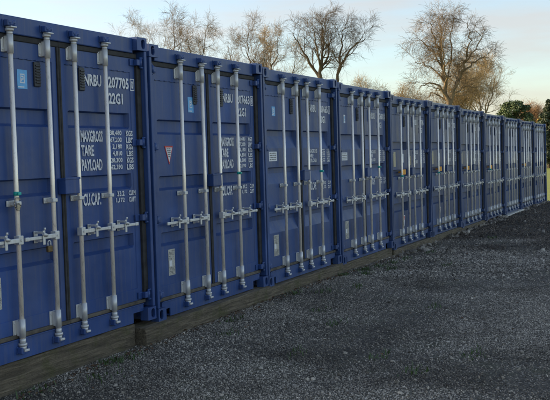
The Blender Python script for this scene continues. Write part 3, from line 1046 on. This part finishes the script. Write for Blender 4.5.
def gn_stones(name, dens_fn, x0, x1, y0, y1, stepx, smin, smax, mat, seed):
    xs = np.arange(x0, x1 + 1e-6, stepx); ys = np.arange(y0, y1 + 1e-6, stepx)
    X, Y = np.meshgrid(xs, ys, indexing='ij')
    Z = gz(X, Y) + 0.001
    nx, ny = X.shape
    v = np.stack([X, Y, Z], -1).reshape(-1, 3)
    i = np.arange(nx * ny).reshape(nx, ny)
    f = np.stack([i[:-1, :-1], i[1:, :-1], i[1:, 1:], i[:-1, 1:]], -1).reshape(-1, 4)
    me = np_mesh(name, v, f)
    at = me.attributes.new('dens', 'FLOAT', 'POINT')
    at.data.foreach_set('value', dens_fn(v[:, 0], v[:, 1]).astype(np.float32))
    o = obj(name, me, mat)
    ng = bpy.data.node_groups.new(name, 'GeometryNodeTree')
    ng.interface.new_socket('Geometry', in_out='INPUT', socket_type='NodeSocketGeometry')
    ng.interface.new_socket('Geometry', in_out='OUTPUT', socket_type='NodeSocketGeometry')
    N, L = ng.nodes, ng.links
    gi = N.new('NodeGroupInput'); go = N.new('NodeGroupOutput')
    dp = N.new('GeometryNodeDistributePointsOnFaces'); dp.inputs['Seed'].default_value = seed
    na = N.new('GeometryNodeInputNamedAttribute'); na.data_type = 'FLOAT'; na.inputs['Name'].default_value = 'dens'
    L.new(gi.outputs[0], dp.inputs['Mesh'])
    L.new(na.outputs['Attribute'], dp.inputs['Density'])
    join = N.new('GeometryNodeGeometryToInstance')
    for k in range(4):
        ico = N.new('GeometryNodeMeshIcoSphere'); ico.inputs['Radius'].default_value = 1.0; ico.inputs['Subdivisions'].default_value = 1 if k % 2 else 2
        sp = N.new('GeometryNodeSetPosition')
        nz = N.new('ShaderNodeTexNoise'); nz.noise_dimensions = '4D'; nz.inputs['Scale'].default_value = 0.9; nz.inputs['W'].default_value = k * 3.7 + seed
        sub = N.new('ShaderNodeVectorMath'); sub.operation = 'SUBTRACT'; sub.inputs[1].default_value = (0.5, 0.5, 0.5)
        sc = N.new('ShaderNodeVectorMath'); sc.operation = 'SCALE'; sc.inputs['Scale'].default_value = 1.7
        L.new(nz.outputs['Color'], sub.inputs[0]); L.new(sub.outputs[0], sc.inputs[0])
        L.new(ico.outputs['Mesh'], sp.inputs['Geometry']); L.new(sc.outputs[0], sp.inputs['Offset'])
        sm = N.new('GeometryNodeSetMaterial'); sm.inputs['Material'].default_value = mat
        L.new(sp.outputs['Geometry'], sm.inputs['Geometry'])
        L.new(sm.outputs['Geometry'], join.inputs[0])
    ip = N.new('GeometryNodeInstanceOnPoints')
    ip.inputs['Pick Instance'].default_value = True
    rv = N.new('FunctionNodeRandomValue'); rv.data_type = 'FLOAT_VECTOR'
    rv.inputs[0].default_value = (0, 0, 0); rv.inputs[1].default_value = (6.28, 6.28, 6.28)
    rs = N.new('FunctionNodeRandomValue'); rs.data_type = 'FLOAT_VECTOR'
    rs.inputs[0].default_value = (smin, smin, smin * 0.6); rs.inputs[1].default_value = (smax, smax, smax * 0.8)
    rs.inputs['Seed'].default_value = 5
    L.new(dp.outputs['Points'], ip.inputs['Points'])
    L.new(join.outputs[0], ip.inputs['Instance'])
    L.new(rv.outputs[0], ip.inputs['Rotation'])
    L.new(rs.outputs[0], ip.inputs['Scale'])
    L.new(ip.outputs[0], go.inputs[0])
    md = o.modifiers.new('stones', 'NODES'); md.node_group = ng
    return o

def patchy(x, y, base, lo=0.45):
    n = vnoise(x * 0.9 + 7, y * 1.1, 21) * 0.6 + vnoise(x * 3.1, y * 3.3, 22) * 0.4
    return base * np.clip(lo + (n - 0.35) * 2.0, 0.12, 1.25)
o = gn_stones('gravel', lambda x, y: patchy(x, y, 5200, 0.34), -2.6, 4.6, -4.1, 0.1, 0.12, 0.0025, 0.0088, M_STONE, 3)
tag(o, 'dark grey loose gravel covering the yard before the containers', 'gravel', kind='stuff')
o = gn_stones('gravel', lambda x, y: patchy(x, y, 1300, 0.30), 4.6, 12.0, -3.6, 0.1, 0.16, 0.005, 0.017, M_STONE, 4)
tag(o, 'dark grey loose gravel in the middle stretch of the yard', 'gravel', kind='stuff')
o = gn_stones('gravel', lambda x, y: patchy(x, y, 420, 0.3), 12.0, 25.0, -2.6, 0.1, 0.2, 0.006, 0.024, M_STONE, 5)
tag(o, 'dark loose gravel in the stretch of yard near the grass field', 'gravel', kind='stuff')
o = gn_stones('loose_stones', lambda x, y: patchy(x, y, 26, 0.35), -2.6, 14.0, -4.0, 0.0, 0.2, 0.009, 0.024, M_STONE, 14)
tag(o, 'larger loose grey stones lying among the gravel', 'stones', kind='stuff')
M_RUBBLE = stone_material('rubble_stone', (0.10, 0.085, 0.068), (0.50, 0.45, 0.38), False)
def rub_d(x, y):
    return np.where((y > -0.12 - 0.10 * np.sin(x * 1.7)) & (x > 7.3) & ((x < 17.0) | (x > 20.0)), 95.0, 1.2) * (0.4 + vnoise(x * 1.3, y * 2, 41))
o = gn_stones('rubble', rub_d, 4.0, 24.8, -2.2, 0.16, 0.08, 0.020, 0.075, M_RUBBLE, 8)
tag(o, 'pale broken stones strewn along the foot of the container row', 'rubble', kind='stuff')

def litter(name, count, xr, pick, size, mat, seed, label, cat):
    rr = np.random.default_rng(seed)
    x = rr.uniform(xr[0], xr[1], count); y = pick(rr, x)
    z = gz(x, y) + 0.008
    L = size * rr.uniform(0.6, 1.3, count); Wd = L * rr.uniform(0.4, 0.7, count)
    a = rr.uniform(0, 6.28, count); tl = rr.uniform(-0.5, 0.5, (count, 2)); cu = rr.uniform(0.1, 0.4, count)
    base = np.array([[-1, 0, 0], [-0.2, -0.5, 1], [0.5, -0.35, 1], [1, 0, 0.3], [0.5, 0.35, 1], [-0.2, 0.5, 1]])
    V = []; F = []
    for k in range(count):
        p = base * [L[k] / 2, Wd[k], 0] + np.array([0, 0, 1]) * (base[:, 2:3] * cu[k] * Wd[k])
        p[:, 2] += p[:, 0] * tl[k, 0] + p[:, 1] * tl[k, 1]
        c, s = math.cos(a[k]), math.sin(a[k])
        q = np.stack([x[k] + p[:, 0] * c - p[:, 1] * s, y[k] + p[:, 0] * s + p[:, 1] * c, z[k] + p[:, 2] + L[k] * 0.12], -1)
        o_ = k * 6
        V.append(q); F.append([(o_, o_ + 1, o_ + 2, o_ + 3), (o_, o_ + 3, o_ + 4, o_ + 5)])
    me = np_mesh(name, np.concatenate(V), np.concatenate(F))
    ob = obj(name, me, mat); tag(ob, label, cat, kind='stuff')
M_LEAF = plain('dead_leaf', (0.115, 0.062, 0.028), 0.7, var=0.55, scale=22)
def near_sleeper(rr, x): return -0.05 - np.abs(rr.normal(0, 0.07, len(x)))
litter('leaf_litter', 420, (-2.6, 7.5), near_sleeper, 0.035, M_LEAF, 3, 'brown dead leaves caught along the foot of the sleepers', 'leaves')
litter('leaf_litter', 160, (-2.6, 9.0), lambda rr, x: rr.uniform(-3.6, -0.2, len(x)), 0.03, M_LEAF, 4, 'scattered brown dead leaves on the open gravel', 'leaves')

def weeds():
    rr = np.random.default_rng(9)
    V = []; F = []
    spots = [(-0.95, -0.12, 60), (-0.75, -0.16, 40), (0.4, -0.55, 30), (2.8, -0.16, 40), (4.6, -0.12, 60), (5.4, -0.16, 90), (5.9, -0.25, 60), (6.4, -0.30, 50), (3.6, -0.7, 25), (1.2, -1.3, 30), (0.0, -2.2, 22), (2.4, -2.0, 20), (-1.9, -0.08, 30), (7.1, -0.3, 40), (8.2, -0.4, 40), (11.0, -0.9, 40), (6.2, -1.2, 30), (4.9, -0.35, 70), (5.6, -0.5, 60), (3.1, -0.45, 40), (1.0, -0.25, 40), (-1.4, -0.35, 26), (-0.2, -1.5, 24), (-0.5, -2.6, 40), (0.2, -2.9, 30), (1.9, -0.9, 26)]
    nv = 0
    for sx, sy, cnt in spots:
        for k in range(cnt):
            x = sx + rr.normal(0, 0.10); y = sy + rr.normal(0, 0.05)
            z = float(gz(x, y))
            h = rr.uniform(0.015, 0.055); w = rr.uniform(0.003, 0.007); a = rr.uniform(0, 6.28); ln = rr.uniform(0.2, 1.0) * h
            dx, dy = math.cos(a), math.sin(a)
            V += [(x - dy * w, y + dx * w, z), (x + dy * w, y - dx * w, z), (x + dx * ln * 0.4 + dy * w * 0.8, y + dy * ln * 0.4 - dx * w * 0.8, z + h * 0.65), (x + dx * ln * 0.4 - dy * w * 0.8, y + dy * ln * 0.4 + dx * w * 0.8, z + h * 0.65),
                  (x + dx * ln, y + dy * ln, z + h), (x + dx * ln + 0.0005, y + dy * ln, z + h)]
            F += [(nv, nv + 1, nv + 2, nv + 3), (nv + 3, nv + 2, nv + 5, nv + 4)]; nv += 6
    me = np_mesh('weeds', np.array(V), np.array(F))
    o = obj('weeds', me, plain('weed_green', (0.055, 0.095, 0.025), 0.6, var=0.4, scale=30))
    tag(o, 'small tufts of green weeds sprouting through the gravel', 'weeds', kind='stuff')
weeds()

# ------------------------------------------------------------------ trees
RIGHT = Vector((math.cos(YAW), -math.sin(YAW), 0)); DEPTH = Vector((math.sin(YAW), math.cos(YAW), 0))
F_PX = 920.6
def ray(px, py):
    return _f + _r * ((px - 275) / F_PX) + _u * ((200 - py) / F_PX)
def spot(px, py, dist):
    """place at horizontal distance dist in the direction of px; returns ground point and height of the ray there"""
    d = ray(px, py)
    t = dist / math.hypot(d.x, d.y)
    p = CAM_POS + d * t
    return Vector((p.x, p.y, -0.40)), p.z + 0.40

def tubes(name, branches, sides):
    """branches: list of (pts (k,3), radii (k,)); grouped by k and vectorised"""
    groups = {}
    for p, r in branches: groups.setdefault(len(p), []).append((p, r))
    Vs = []; Fs = []; base = 0
    for k, lst in groups.items():
        P = np.array([a for a, _ in lst]); Rr = np.array([b for _, b in lst])
        T = np.empty_like(P); T[:, 1:-1] = P[:, 2:] - P[:, :-2]; T[:, 0] = P[:, 1] - P[:, 0]; T[:, -1] = P[:, -1] - P[:, -2]
        T /= np.linalg.norm(T, axis=-1, keepdims=True) + 1e-9
        ref = np.where(np.abs(T[..., 2:3]) < 0.9, np.array([0, 0, 1.0]), np.array([1.0, 0, 0]))
        U = np.cross(T, ref); U /= np.linalg.norm(U, axis=-1, keepdims=True) + 1e-9
        Wv = np.cross(T, U)
        th = np.arange(sides) * 2 * np.pi / sides
        ring = P[:, :, None, :] + Rr[:, :, None, None] * (U[:, :, None, :] * np.cos(th)[None, None, :, None] + Wv[:, :, None, :] * np.sin(th)[None, None, :, None])
        B = len(lst)
        idx = base + np.arange(B * k * sides).reshape(B, k, sides)
        a = idx[:, :-1, :]; b = np.roll(idx, -1, axis=2)[:, :-1, :]; c = np.roll(idx, -1, axis=2)[:, 1:, :]; d = idx[:, 1:, :]
        Fs.append(np.stack([a, b, c, d], -1).reshape(-1, 4)); Vs.append(ring.reshape(-1, 3)); base += B * k * sides
    return np_mesh(name, np.concatenate(Vs), np.concatenate(Fs), True)

def bark(name, col):
    m, nt, b = new_mat(name)
    pos = geo_pos(nt)
    n = noise(nt, pos, 1.5, 5, 0.7)
    nt.links.new(ramp(nt, n.outputs['Fac'], [(0.3, tuple(c * 0.6 for c in col)), (0.7, tuple(c * 1.3 for c in col))]).outputs['Color'], b.inputs['Base Color'])
    b.inputs['Roughness'].default_value = 0.85
    return m
M_BARK = bark('bark_brown', (0.190, 0.132, 0.070))
M_BARK_D = bark('bark_dark', (0.120, 0.086, 0.050))
M_TWIG_G = bark('twig_golden', (0.420, 0.300, 0.135))
M_TWIG_O = bark('twig_orange', (0.300, 0.175, 0.080))
M_TWIG_P = bark('twig_pale', (0.250, 0.195, 0.120))

def grow(rr, p, d, L, r0, r1, n, wander, lift):
    pts = [np.array(p, float)]; d = np.array(d, float); d /= np.linalg.norm(d)
    seg = L / (n - 1)
    for i in range(n - 1):
        d = d + rr.normal(0, wander, 3) + np.array([0, 0, lift])
        d /= np.linalg.norm(d)
        pts.append(pts[-1] + d * seg)
    return np.array(pts), np.linspace(r0, r1, n)

def branch_off(rr, d, ang, az=None):
    d = d / np.linalg.norm(d)
    a = np.array([0, 0, 1.0]) if abs(d[2]) < 0.9 else np.array([1.0, 0, 0])
    u = np.cross(d, a); u /= np.linalg.norm(u); w = np.cross(d, u)
    az = rr.uniform(0, 2 * np.pi) if az is None else az
    return d * math.cos(ang) + (u * math.cos(az) + w * math.sin(az)) * math.sin(ang)

def bare_tree(name, label, loc, height, stems, seed, counts=(9, 7, 6, 5), ratio=(0.42, 0.52, 0.52, 0.55), droop=-0.02, lift1=0.10,
              m_trunk=None, m_crown=None, r_base=0.4, twig_r=0.016, group='bare winter trees behind the containers', lo=0.30, cat='tree', ang=(0.6, 1.15), min_len=0.75):
    """stems: list of polylines [(right, depth, up, radius)...] as fractions of the height; limbs and twigs grow from them"""
    rr = np.random.default_rng(seed)
    big = []; mid = []; fine = []
    Rv = np.array(RIGHT[:]); Dv = np.array(DEPTH[:])
    limbs = []
    for st in stems:
        cp = np.array([Rv * a * height + Dv * b * height + np.array([0, 0, c * height]) for a, b, c, _ in st])
        cr = np.array([q[3] for q in st]) * r_base * 0.74
        # smooth resample
        t = np.linspace(0, len(st) - 1, (len(st) - 1) * 4 + 1)
        pts = np.stack([np.interp(t, np.arange(len(st)), cp[:, i]) for i in range(3)], -1)
        pts[1:-1] = (pts[:-2] + 2 * pts[1:-1] + pts[2:]) / 4
        pts[1:-1] += rr.normal(0, 0.006 * height, pts[1:-1].shape)
        rad = np.interp(t, np.arange(len(st)), cr)
        big.append((pts, rad)); limbs.append((pts, rad))
    lev0 = []
    for pts, rad in limbs:
        Ls = np.linalg.norm(pts[-1] - pts[0])
        nb = max(3, int(counts[0] * Ls / height * 1.4 + 0.5))
        for k in range(nb):
            t = lo + (1 - lo) * (k + rr.uniform(0.1, 0.9)) / nb
            if pts[0][2] > 0.15 * height: t = 0.12 + 0.88 * (k + rr.uniform(0.1, 0.9)) / nb
            fi = t * (len(pts) - 1); i = min(int(fi), len(pts) - 2); q = fi - i
            p = pts[i] * (1 - q) + pts[i + 1] * q
            d = pts[i + 1] - pts[i]
            zrel = p[2] / height
            L = height * ratio[0] * (1.12 - 0.75 * zrel) * rr.uniform(0.65, 1.1)
            rb = min(rad[i] * 0.50, 0.0065 * height)
            lev0.append(grow(rr, p, branch_off(rr, d, rr.uniform(*ang)), L, rb, rb * 0.35, 8, 0.11, lift1))
    mid += lev0
    prev = lev0
    for lv in range(1, len(counts)):
        nxt = []
        for pts, rad in prev:
            L0 = np.linalg.norm(pts[-1] - pts[0])
            for k in range(counts[lv]):
                t = 0.25 + 0.75 * (k + rr.uniform(0, 1)) / counts[lv]
                fi = t * (len(pts) - 1); i = min(int(fi), len(pts) - 2); q = fi - i
                p = pts[i] * (1 - q) + pts[i + 1] * q
                d = pts[i + 1] - pts[i]
                L = max(min_len * rr.uniform(0.7, 1.3), L0 * ratio[min(lv, len(ratio) - 1)] * rr.uniform(0.6, 1.15))
                last = lv == len(counts) - 1
                rb = max(twig_r, rad[i] * 0.55)
                nxt.append(grow(rr, p, branch_off(rr, d, rr.uniform(0.45, 1.0)), L, rb, twig_r * 0.6 if last else max(twig_r * 0.8, rb * 0.4), 4 if last else 5, 0.12, droop if lv >= 2 else lift1 * 0.4))
        (fine if lv >= 2 else mid).extend(nxt)
        prev = nxt
    t = empty(name, loc)
    tag(t, label, cat, group)
    obj('trunk', tubes('trunk', big + mid, 6), m_trunk or M_BARK, t)
    obj('crown', tubes('crown', fine, 3), m_crown or m_trunk or M_BARK, t)
    return t

# the tall tree
g, h = spot(447, 3, 100)
bare_tree('bare_tree', 'tallest bare tree with two upright stems and drooping golden twigs', g, h,
          [[(0, 0, 0, 1.0), (0.000, 0, 0.36, 0.80), (-0.020, 0.01, 0.52, 0.55), (-0.045, 0.0, 0.68, 0.36), (-0.040, 0.01, 0.82, 0.20), (-0.03, 0.0, 0.93, 0.06)],
           [(0.002, 0, 0.38, 0.62), (0.040, -0.01, 0.50, 0.50), (0.090, -0.02, 0.60, 0.38), (0.120, -0.01, 0.70, 0.28), (0.135, 0.0, 0.80, 0.18), (0.13, 0.02, 0.90, 0.06)],
           [(0.09, -0.02, 0.58, 0.30), (0.15, 0.0, 0.64, 0.24), (0.21, 0.02, 0.68, 0.16), (0.25, 0.02, 0.67, 0.06)],
           [(0.10, -0.01, 0.64, 0.28), (0.16, -0.02, 0.72, 0.2), (0.21, -0.02, 0.80, 0.12), (0.23, 0.0, 0.84, 0.05)],
           [(-0.008, 0, 0.43, 0.36), (-0.06, -0.02, 0.50, 0.28), (-0.12, -0.03, 0.53, 0.20), (-0.18, -0.03, 0.50, 0.08)],
           [(-0.006, 0, 0.40, 0.30), (-0.05, 0.03, 0.45, 0.22), (-0.10, 0.04, 0.46, 0.15), (-0.14, 0.05, 0.42, 0.07)],
           [(-0.02, 0, 0.52, 0.30), (-0.08, 0.02, 0.60, 0.22), (-0.15, 0.02, 0.65, 0.14), (-0.20, 0.02, 0.65, 0.06)],
           [(-0.035, 0, 0.60, 0.28), (-0.09, 0.02, 0.71, 0.20), (-0.145, 0.03, 0.78, 0.13), (-0.185, 0.03, 0.80, 0.06)],
           [(-0.045, 0, 0.68, 0.26), (-0.08, -0.02, 0.78, 0.18), (-0.11, -0.03, 0.88, 0.08)],
           [(-0.02, 0.0, 0.50, 0.3), (0.02, 0.05, 0.62, 0.26), (0.035, 0.07, 0.78, 0.18), (0.05, 0.06, 0.93, 0.06)],
           [(-0.02, 0.0, 0.50, 0.3), (-0.03, -0.07, 0.60, 0.24), (-0.06, -0.12, 0.72, 0.16), (-0.08, -0.15, 0.80, 0.06)],
           [(0.01, 0.0, 0.42, 0.3), (0.06, 0.03, 0.46, 0.24), (0.12, 0.04, 0.50, 0.16), (0.18, 0.05, 0.50, 0.06)]],
          21, counts=(15, 5, 4, 3), ratio=(0.135, 0.62, 0.66, 0.75), droop=-0.09, lift1=0.03, m_trunk=M_BARK, m_crown=M_BARK, r_base=0.50, twig_r=0.0100, lo=0.5, min_len=0.8)

FORK = [[(0, 0, 0, 1.0), (0, 0, 0.40, 0.8), (-0.03, 0, 0.60, 0.5), (-0.06, 0.02, 0.80, 0.25), (-0.05, 0.02, 0.97, 0.08)],
        [(0.0, 0, 0.40, 0.6), (0.06, 0.03, 0.58, 0.42), (0.12, 0.03, 0.76, 0.24), (0.14, 0.03, 0.90, 0.08)],
        [(0.0, 0, 0.36, 0.5), (-0.08, -0.03, 0.54, 0.36), (-0.17, -0.03, 0.70, 0.22), (-0.19, -0.02, 0.85, 0.08)],
        [(0.0, 0, 0.44, 0.5), (0.02, -0.08, 0.60, 0.36), (0.05, -0.14, 0.74, 0.22), (0.05, -0.16, 0.88, 0.08)],
        [(0.0, 0, 0.42, 0.5), (0.0, 0.08, 0.58, 0.36), (-0.03, 0.14, 0.74, 0.2), (-0.02, 0.17, 0.86, 0.08)]]
g, h = spot(319, 13, 105)
bare_tree('bare_tree', 'broad bare tree with a dark spreading crown left of the tallest tree', g, h,
          [[(0, 0, 0, 1.0), (0, 0, 0.50, 0.85), (0.0, 0, 0.62, 0.6), (0.01, 0.0, 0.80, 0.3), (0.03, 0.0, 0.97, 0.08)],
           [(0.0, 0, 0.58, 0.55), (-0.07, 0.02, 0.69, 0.42), (-0.13, 0.02, 0.80, 0.26), (-0.17, 0.0, 0.88, 0.09)],
           [(0.06, 0.02, 0.30, 0.6), (0.10, 0.0, 0.58, 0.5), (0.15, -0.02, 0.70, 0.36), (0.22, -0.02, 0.80, 0.22), (0.29, -0.02, 0.83, 0.08)],
           [(0.09, 0, 0.55, 0.45), (0.13, 0.04, 0.72, 0.32), (0.15, 0.06, 0.86, 0.18), (0.17, 0.05, 0.93, 0.06)],
           [(0.005, 0.0, 0.64, 0.42), (0.06, 0.05, 0.77, 0.28), (0.09, 0.08, 0.90, 0.1)],
           [(0.005, 0.0, 0.64, 0.42), (-0.03, -0.08, 0.77, 0.28), (-0.05, -0.11, 0.90, 0.1)]],
          22, counts=(11, 5, 5, 4), ratio=(0.26, 0.62, 0.66, 0.75), droop=-0.02, lift1=0.06, m_trunk=M_BARK_D, r_base=0.48, twig_r=0.0089, lo=0.5)
g, h = spot(256, 23, 112)
bare_tree('bare_tree', 'rounded bare tree with many thin upright branches and brown tips', g, h, FORK, 23, counts=(11, 5, 4, 3), ratio=(0.22, 0.62, 0.66, 0.75), droop=0.03, lift1=0.14, m_trunk=M_BARK_D, m_crown=M_BARK, r_base=0.34, twig_r=0.0089, lo=0.45)
g, h = spot(277, 34, 118)
bare_tree('bare_tree', 'slim orange brown bare tree between the two broad crowns', g, h, FORK[:2], 24, counts=(14, 5, 5, 4), ratio=(0.18, 0.62, 0.66, 0.75), droop=0.02, lift1=0.12, m_trunk=M_BARK, m_crown=M_TWIG_G, r_base=0.30, twig_r=0.0094, lo=0.4)
g, h = spot(182, 13, 108)
bare_tree('bare_tree', 'dense bare tree with an upright brown crown above container 207663', g, h, FORK, 25, counts=(12, 5, 4, 3), ratio=(0.17, 0.62, 0.66, 0.75), droop=0.02, lift1=0.12, m_trunk=M_BARK_D, m_crown=M_BARK, r_base=0.36, twig_r=0.0089, lo=0.5)
g, h = spot(143, 17, 125)
bare_tree('bare_tree', 'thin pale bare tree rising over the corner of container 207705', g, h, FORK[:3], 26, counts=(10, 5, 4, 3), ratio=(0.19, 0.62, 0.66, 0.75), droop=0.02, lift1=0.12, m_trunk=M_TWIG_P, r_base=0.26, twig_r=0.0076, lo=0.5)
g, h = spot(211, 33, 120)
bare_tree('bare_tree', 'small thin bare tree beside the dense upright crown', g, h, FORK[:2], 27, counts=(8, 5, 5, 4), ratio=(0.19, 0.62, 0.66, 0.75), droop=0.02, lift1=0.12, m_trunk=M_TWIG_P, r_base=0.24, twig_r=0.0076, lo=0.5)
g, h = spot(367, 84, 115)
bare_tree('bare_tree', 'short pale bare tree whose tips just clear the container tops', g, h, FORK[:3], 28, counts=(11, 5, 5, 4), ratio=(0.16, 0.62, 0.66, 0.75), m_trunk=M_TWIG_P, m_crown=M_TWIG_G, r_base=0.22, twig_r=0.0089, lo=0.4)
g, h = spot(408, 93, 112)
bare_tree('bare_tree', 'low golden bare bush showing just left of the tallest tree', g, h, FORK[:4], 29, counts=(11, 5, 5, 4), ratio=(0.14, 0.62, 0.66, 0.75), m_trunk=M_TWIG_P, m_crown=M_TWIG_G, r_base=0.20, twig_r=0.0094, lo=0.3)
g, h = spot(482, 60, 118)
bare_tree('bare_tree', 'pale feathery bare tree with golden twigs right of the tallest tree', g, h, FORK, 30, counts=(12, 5, 5, 4), ratio=(0.31, 0.62, 0.66, 0.75), droop=0.04, lift1=0.16, m_trunk=M_TWIG_P, m_crown=M_TWIG_G, r_base=0.26, twig_r=0.0083, lo=0.3)
g, h = spot(462, 72, 108)
bare_tree('bare_tree', 'golden bushy bare tree standing against the trunk of the tallest tree', g, h, FORK, 31, counts=(12, 5, 5, 4), ratio=(0.26, 0.62, 0.66, 0.75), droop=-0.04, lift1=0.10, m_trunk=M_BARK, m_crown=M_TWIG_G, r_base=0.24, twig_r=0.0094, lo=0.3)
g, h = spot(532, 110, 135)
bare_tree('bare_tree', 'orange bare tree between the round evergreen and the conifer', g, h, FORK, 32, counts=(11, 5, 5, 4), ratio=(0.31, 0.62, 0.66, 0.75), m_trunk=M_TWIG_O, r_base=0.22, twig_r=0.0106, lo=0.3)

def foliage_material(name, lo, hi):
    m, nt, b = new_mat(name)
    pos = geo_pos(nt)
    n = noise(nt, pos, 2.2, 5, 0.7)
    nt.links.new(ramp(nt, n.outputs['Fac'], [(0.3, lo), (0.7, hi)]).outputs['Color'], b.inputs['Base Color'])
    b.inputs['Roughness'].default_value = 0.6
    return m

def leafy_tree(name, label, loc, height, width, seed, m_leaf, conifer=False, count=26000, leaf=0.16, crown0=0.12, group='evergreens by the field', cat='tree'):
    rr = np.random.default_rng(seed)
    # clumps through the crown's volume, then leaves through each clump
    nc = 230
    c = []
    while len(c) < nc:
        z = rr.uniform(crown0, 1.0); a = rr.uniform(0, 2 * np.pi); q = math.sqrt(rr.uniform(0, 1))
        if conifer: prof = (1.0 - z) ** 1.05 * 1.15 + 0.02
        else: prof = math.sqrt(max(0, 1 - ((z - 0.48) / 0.53) ** 2))
        rad = width / 2 * prof * q
        c.append((rad * math.cos(a), rad * math.sin(a), z * height * 0.96, (0.35 + 1.3 * rr.random() ** 1.6) * width * (0.072 if not conifer else 0.10 * (1.15 - z))))
    c = np.array(c)
    k = rr.integers(0, nc, count)
    off = rr.normal(0, 1, (count, 3)); off /= np.linalg.norm(off, axis=1, keepdims=True)
    off *= (rr.uniform(0, 1, count) ** 0.45)[:, None]
    off[:, 2] *= 0.75
    P = c[k, :3] + off * c[k, 3:4] * 1.15
    if conifer: P[:, 2] -= np.hypot(off[:, 0], off[:, 1]) * c[k, 3] * 0.5
    n = off + rr.normal(0, 0.55, (count, 3)) + np.array([0, 0, 0.35]); n /= np.linalg.norm(n, axis=1, keepdims=True)
    t = np.cross(n, rr.normal(0, 1, (count, 3))); t /= np.linalg.norm(t, axis=1, keepdims=True)
    b = np.cross(n, t)
    s = leaf * rr.uniform(0.5, 1.2, count)[:, None]
    V = np.stack([P - t * s, P - b * s * 0.45, P + t * s, P + b * s * 0.45], 1).reshape(-1, 3)
    F = np.arange(count * 4).reshape(-1, 4)
    e = empty(name, loc); tag(e, label, cat, group)
    br = [grow(rr, (0, 0, 0), (0, 0, 1), height * 0.9, 0.028 * height, 0.02, 8, 0.03, 0.05)]
    for i in range(26):
        z = rr.uniform(0.15, 0.8)
        br.append(grow(rr, (0, 0, z * height), branch_off(rr, np.array([0, 0, 1.0]), rr.uniform(0.7, 1.3)), width * 0.42 * (1.05 - z if conifer else 0.9), 0.007 * height, 0.02, 6, 0.1, 0.03))
    obj('trunk', tubes('trunk', br, 6), M_BARK_D, e)
    obj('crown', np_mesh('crown', V, F), m_leaf, e)
    return e
M_EVERG = foliage_material('evergreen_leaf', (0.035, 0.062, 0.020), (0.095, 0.130, 0.040))
M_CONIF = foliage_material('conifer_needles', (0.018, 0.034, 0.015), (0.060, 0.078, 0.030))
M_YELLOW = foliage_material('yellow_leaf', (0.20, 0.15, 0.012), (0.38, 0.27, 0.020))
M_HEDGE = foliage_material('hedge_leaf', (0.070, 0.048, 0.022), (0.130, 0.085, 0.040))
g, h = spot(514.5, 100, 95)
leafy_tree('evergreen_tree', 'rounded dark green evergreen tree rising behind the far containers', g, h, 4.6, 41, M_EVERG, leaf=0.11, count=42000)
g, h = spot(548, 97, 88)
leafy_tree('conifer_tree', 'dark pointed conifer at the end of the container row', g, h, 5.2, 42, M_CONIF, True, leaf=0.11, count=42000)
g, h = spot(540.5, 117, 92)
leafy_tree('yellow_bush', 'bright yellow leaved bush in front of the conifer', g, h, 1.5, 43, M_YELLOW, count=9000, leaf=0.11, group='bushes across the field', cat='bush')
HL = ['brown hedge bush across the field, behind the conifer', 'brown hedge bush across the field, next after the conifer', 'tall brown hedge bush far across the field', 'low brown hedge bush far across the field', 'wide brown hedge bush at the far corner of the field']
for k, (px, py, dd, w_) in enumerate([(546, 134, 120, 5.0), (561, 130, 118, 6.0), (584, 124, 122, 6.5), (610, 130, 125, 6.0), (640, 126, 128, 7.0)]):
    g, h = spot(px, py, dd)
    leafy_tree('hedge_bush', HL[k], g, h, w_, 50 + k, M_HEDGE, count=9000, leaf=0.2, crown0=0.02, group='bushes across the field', cat='bush')
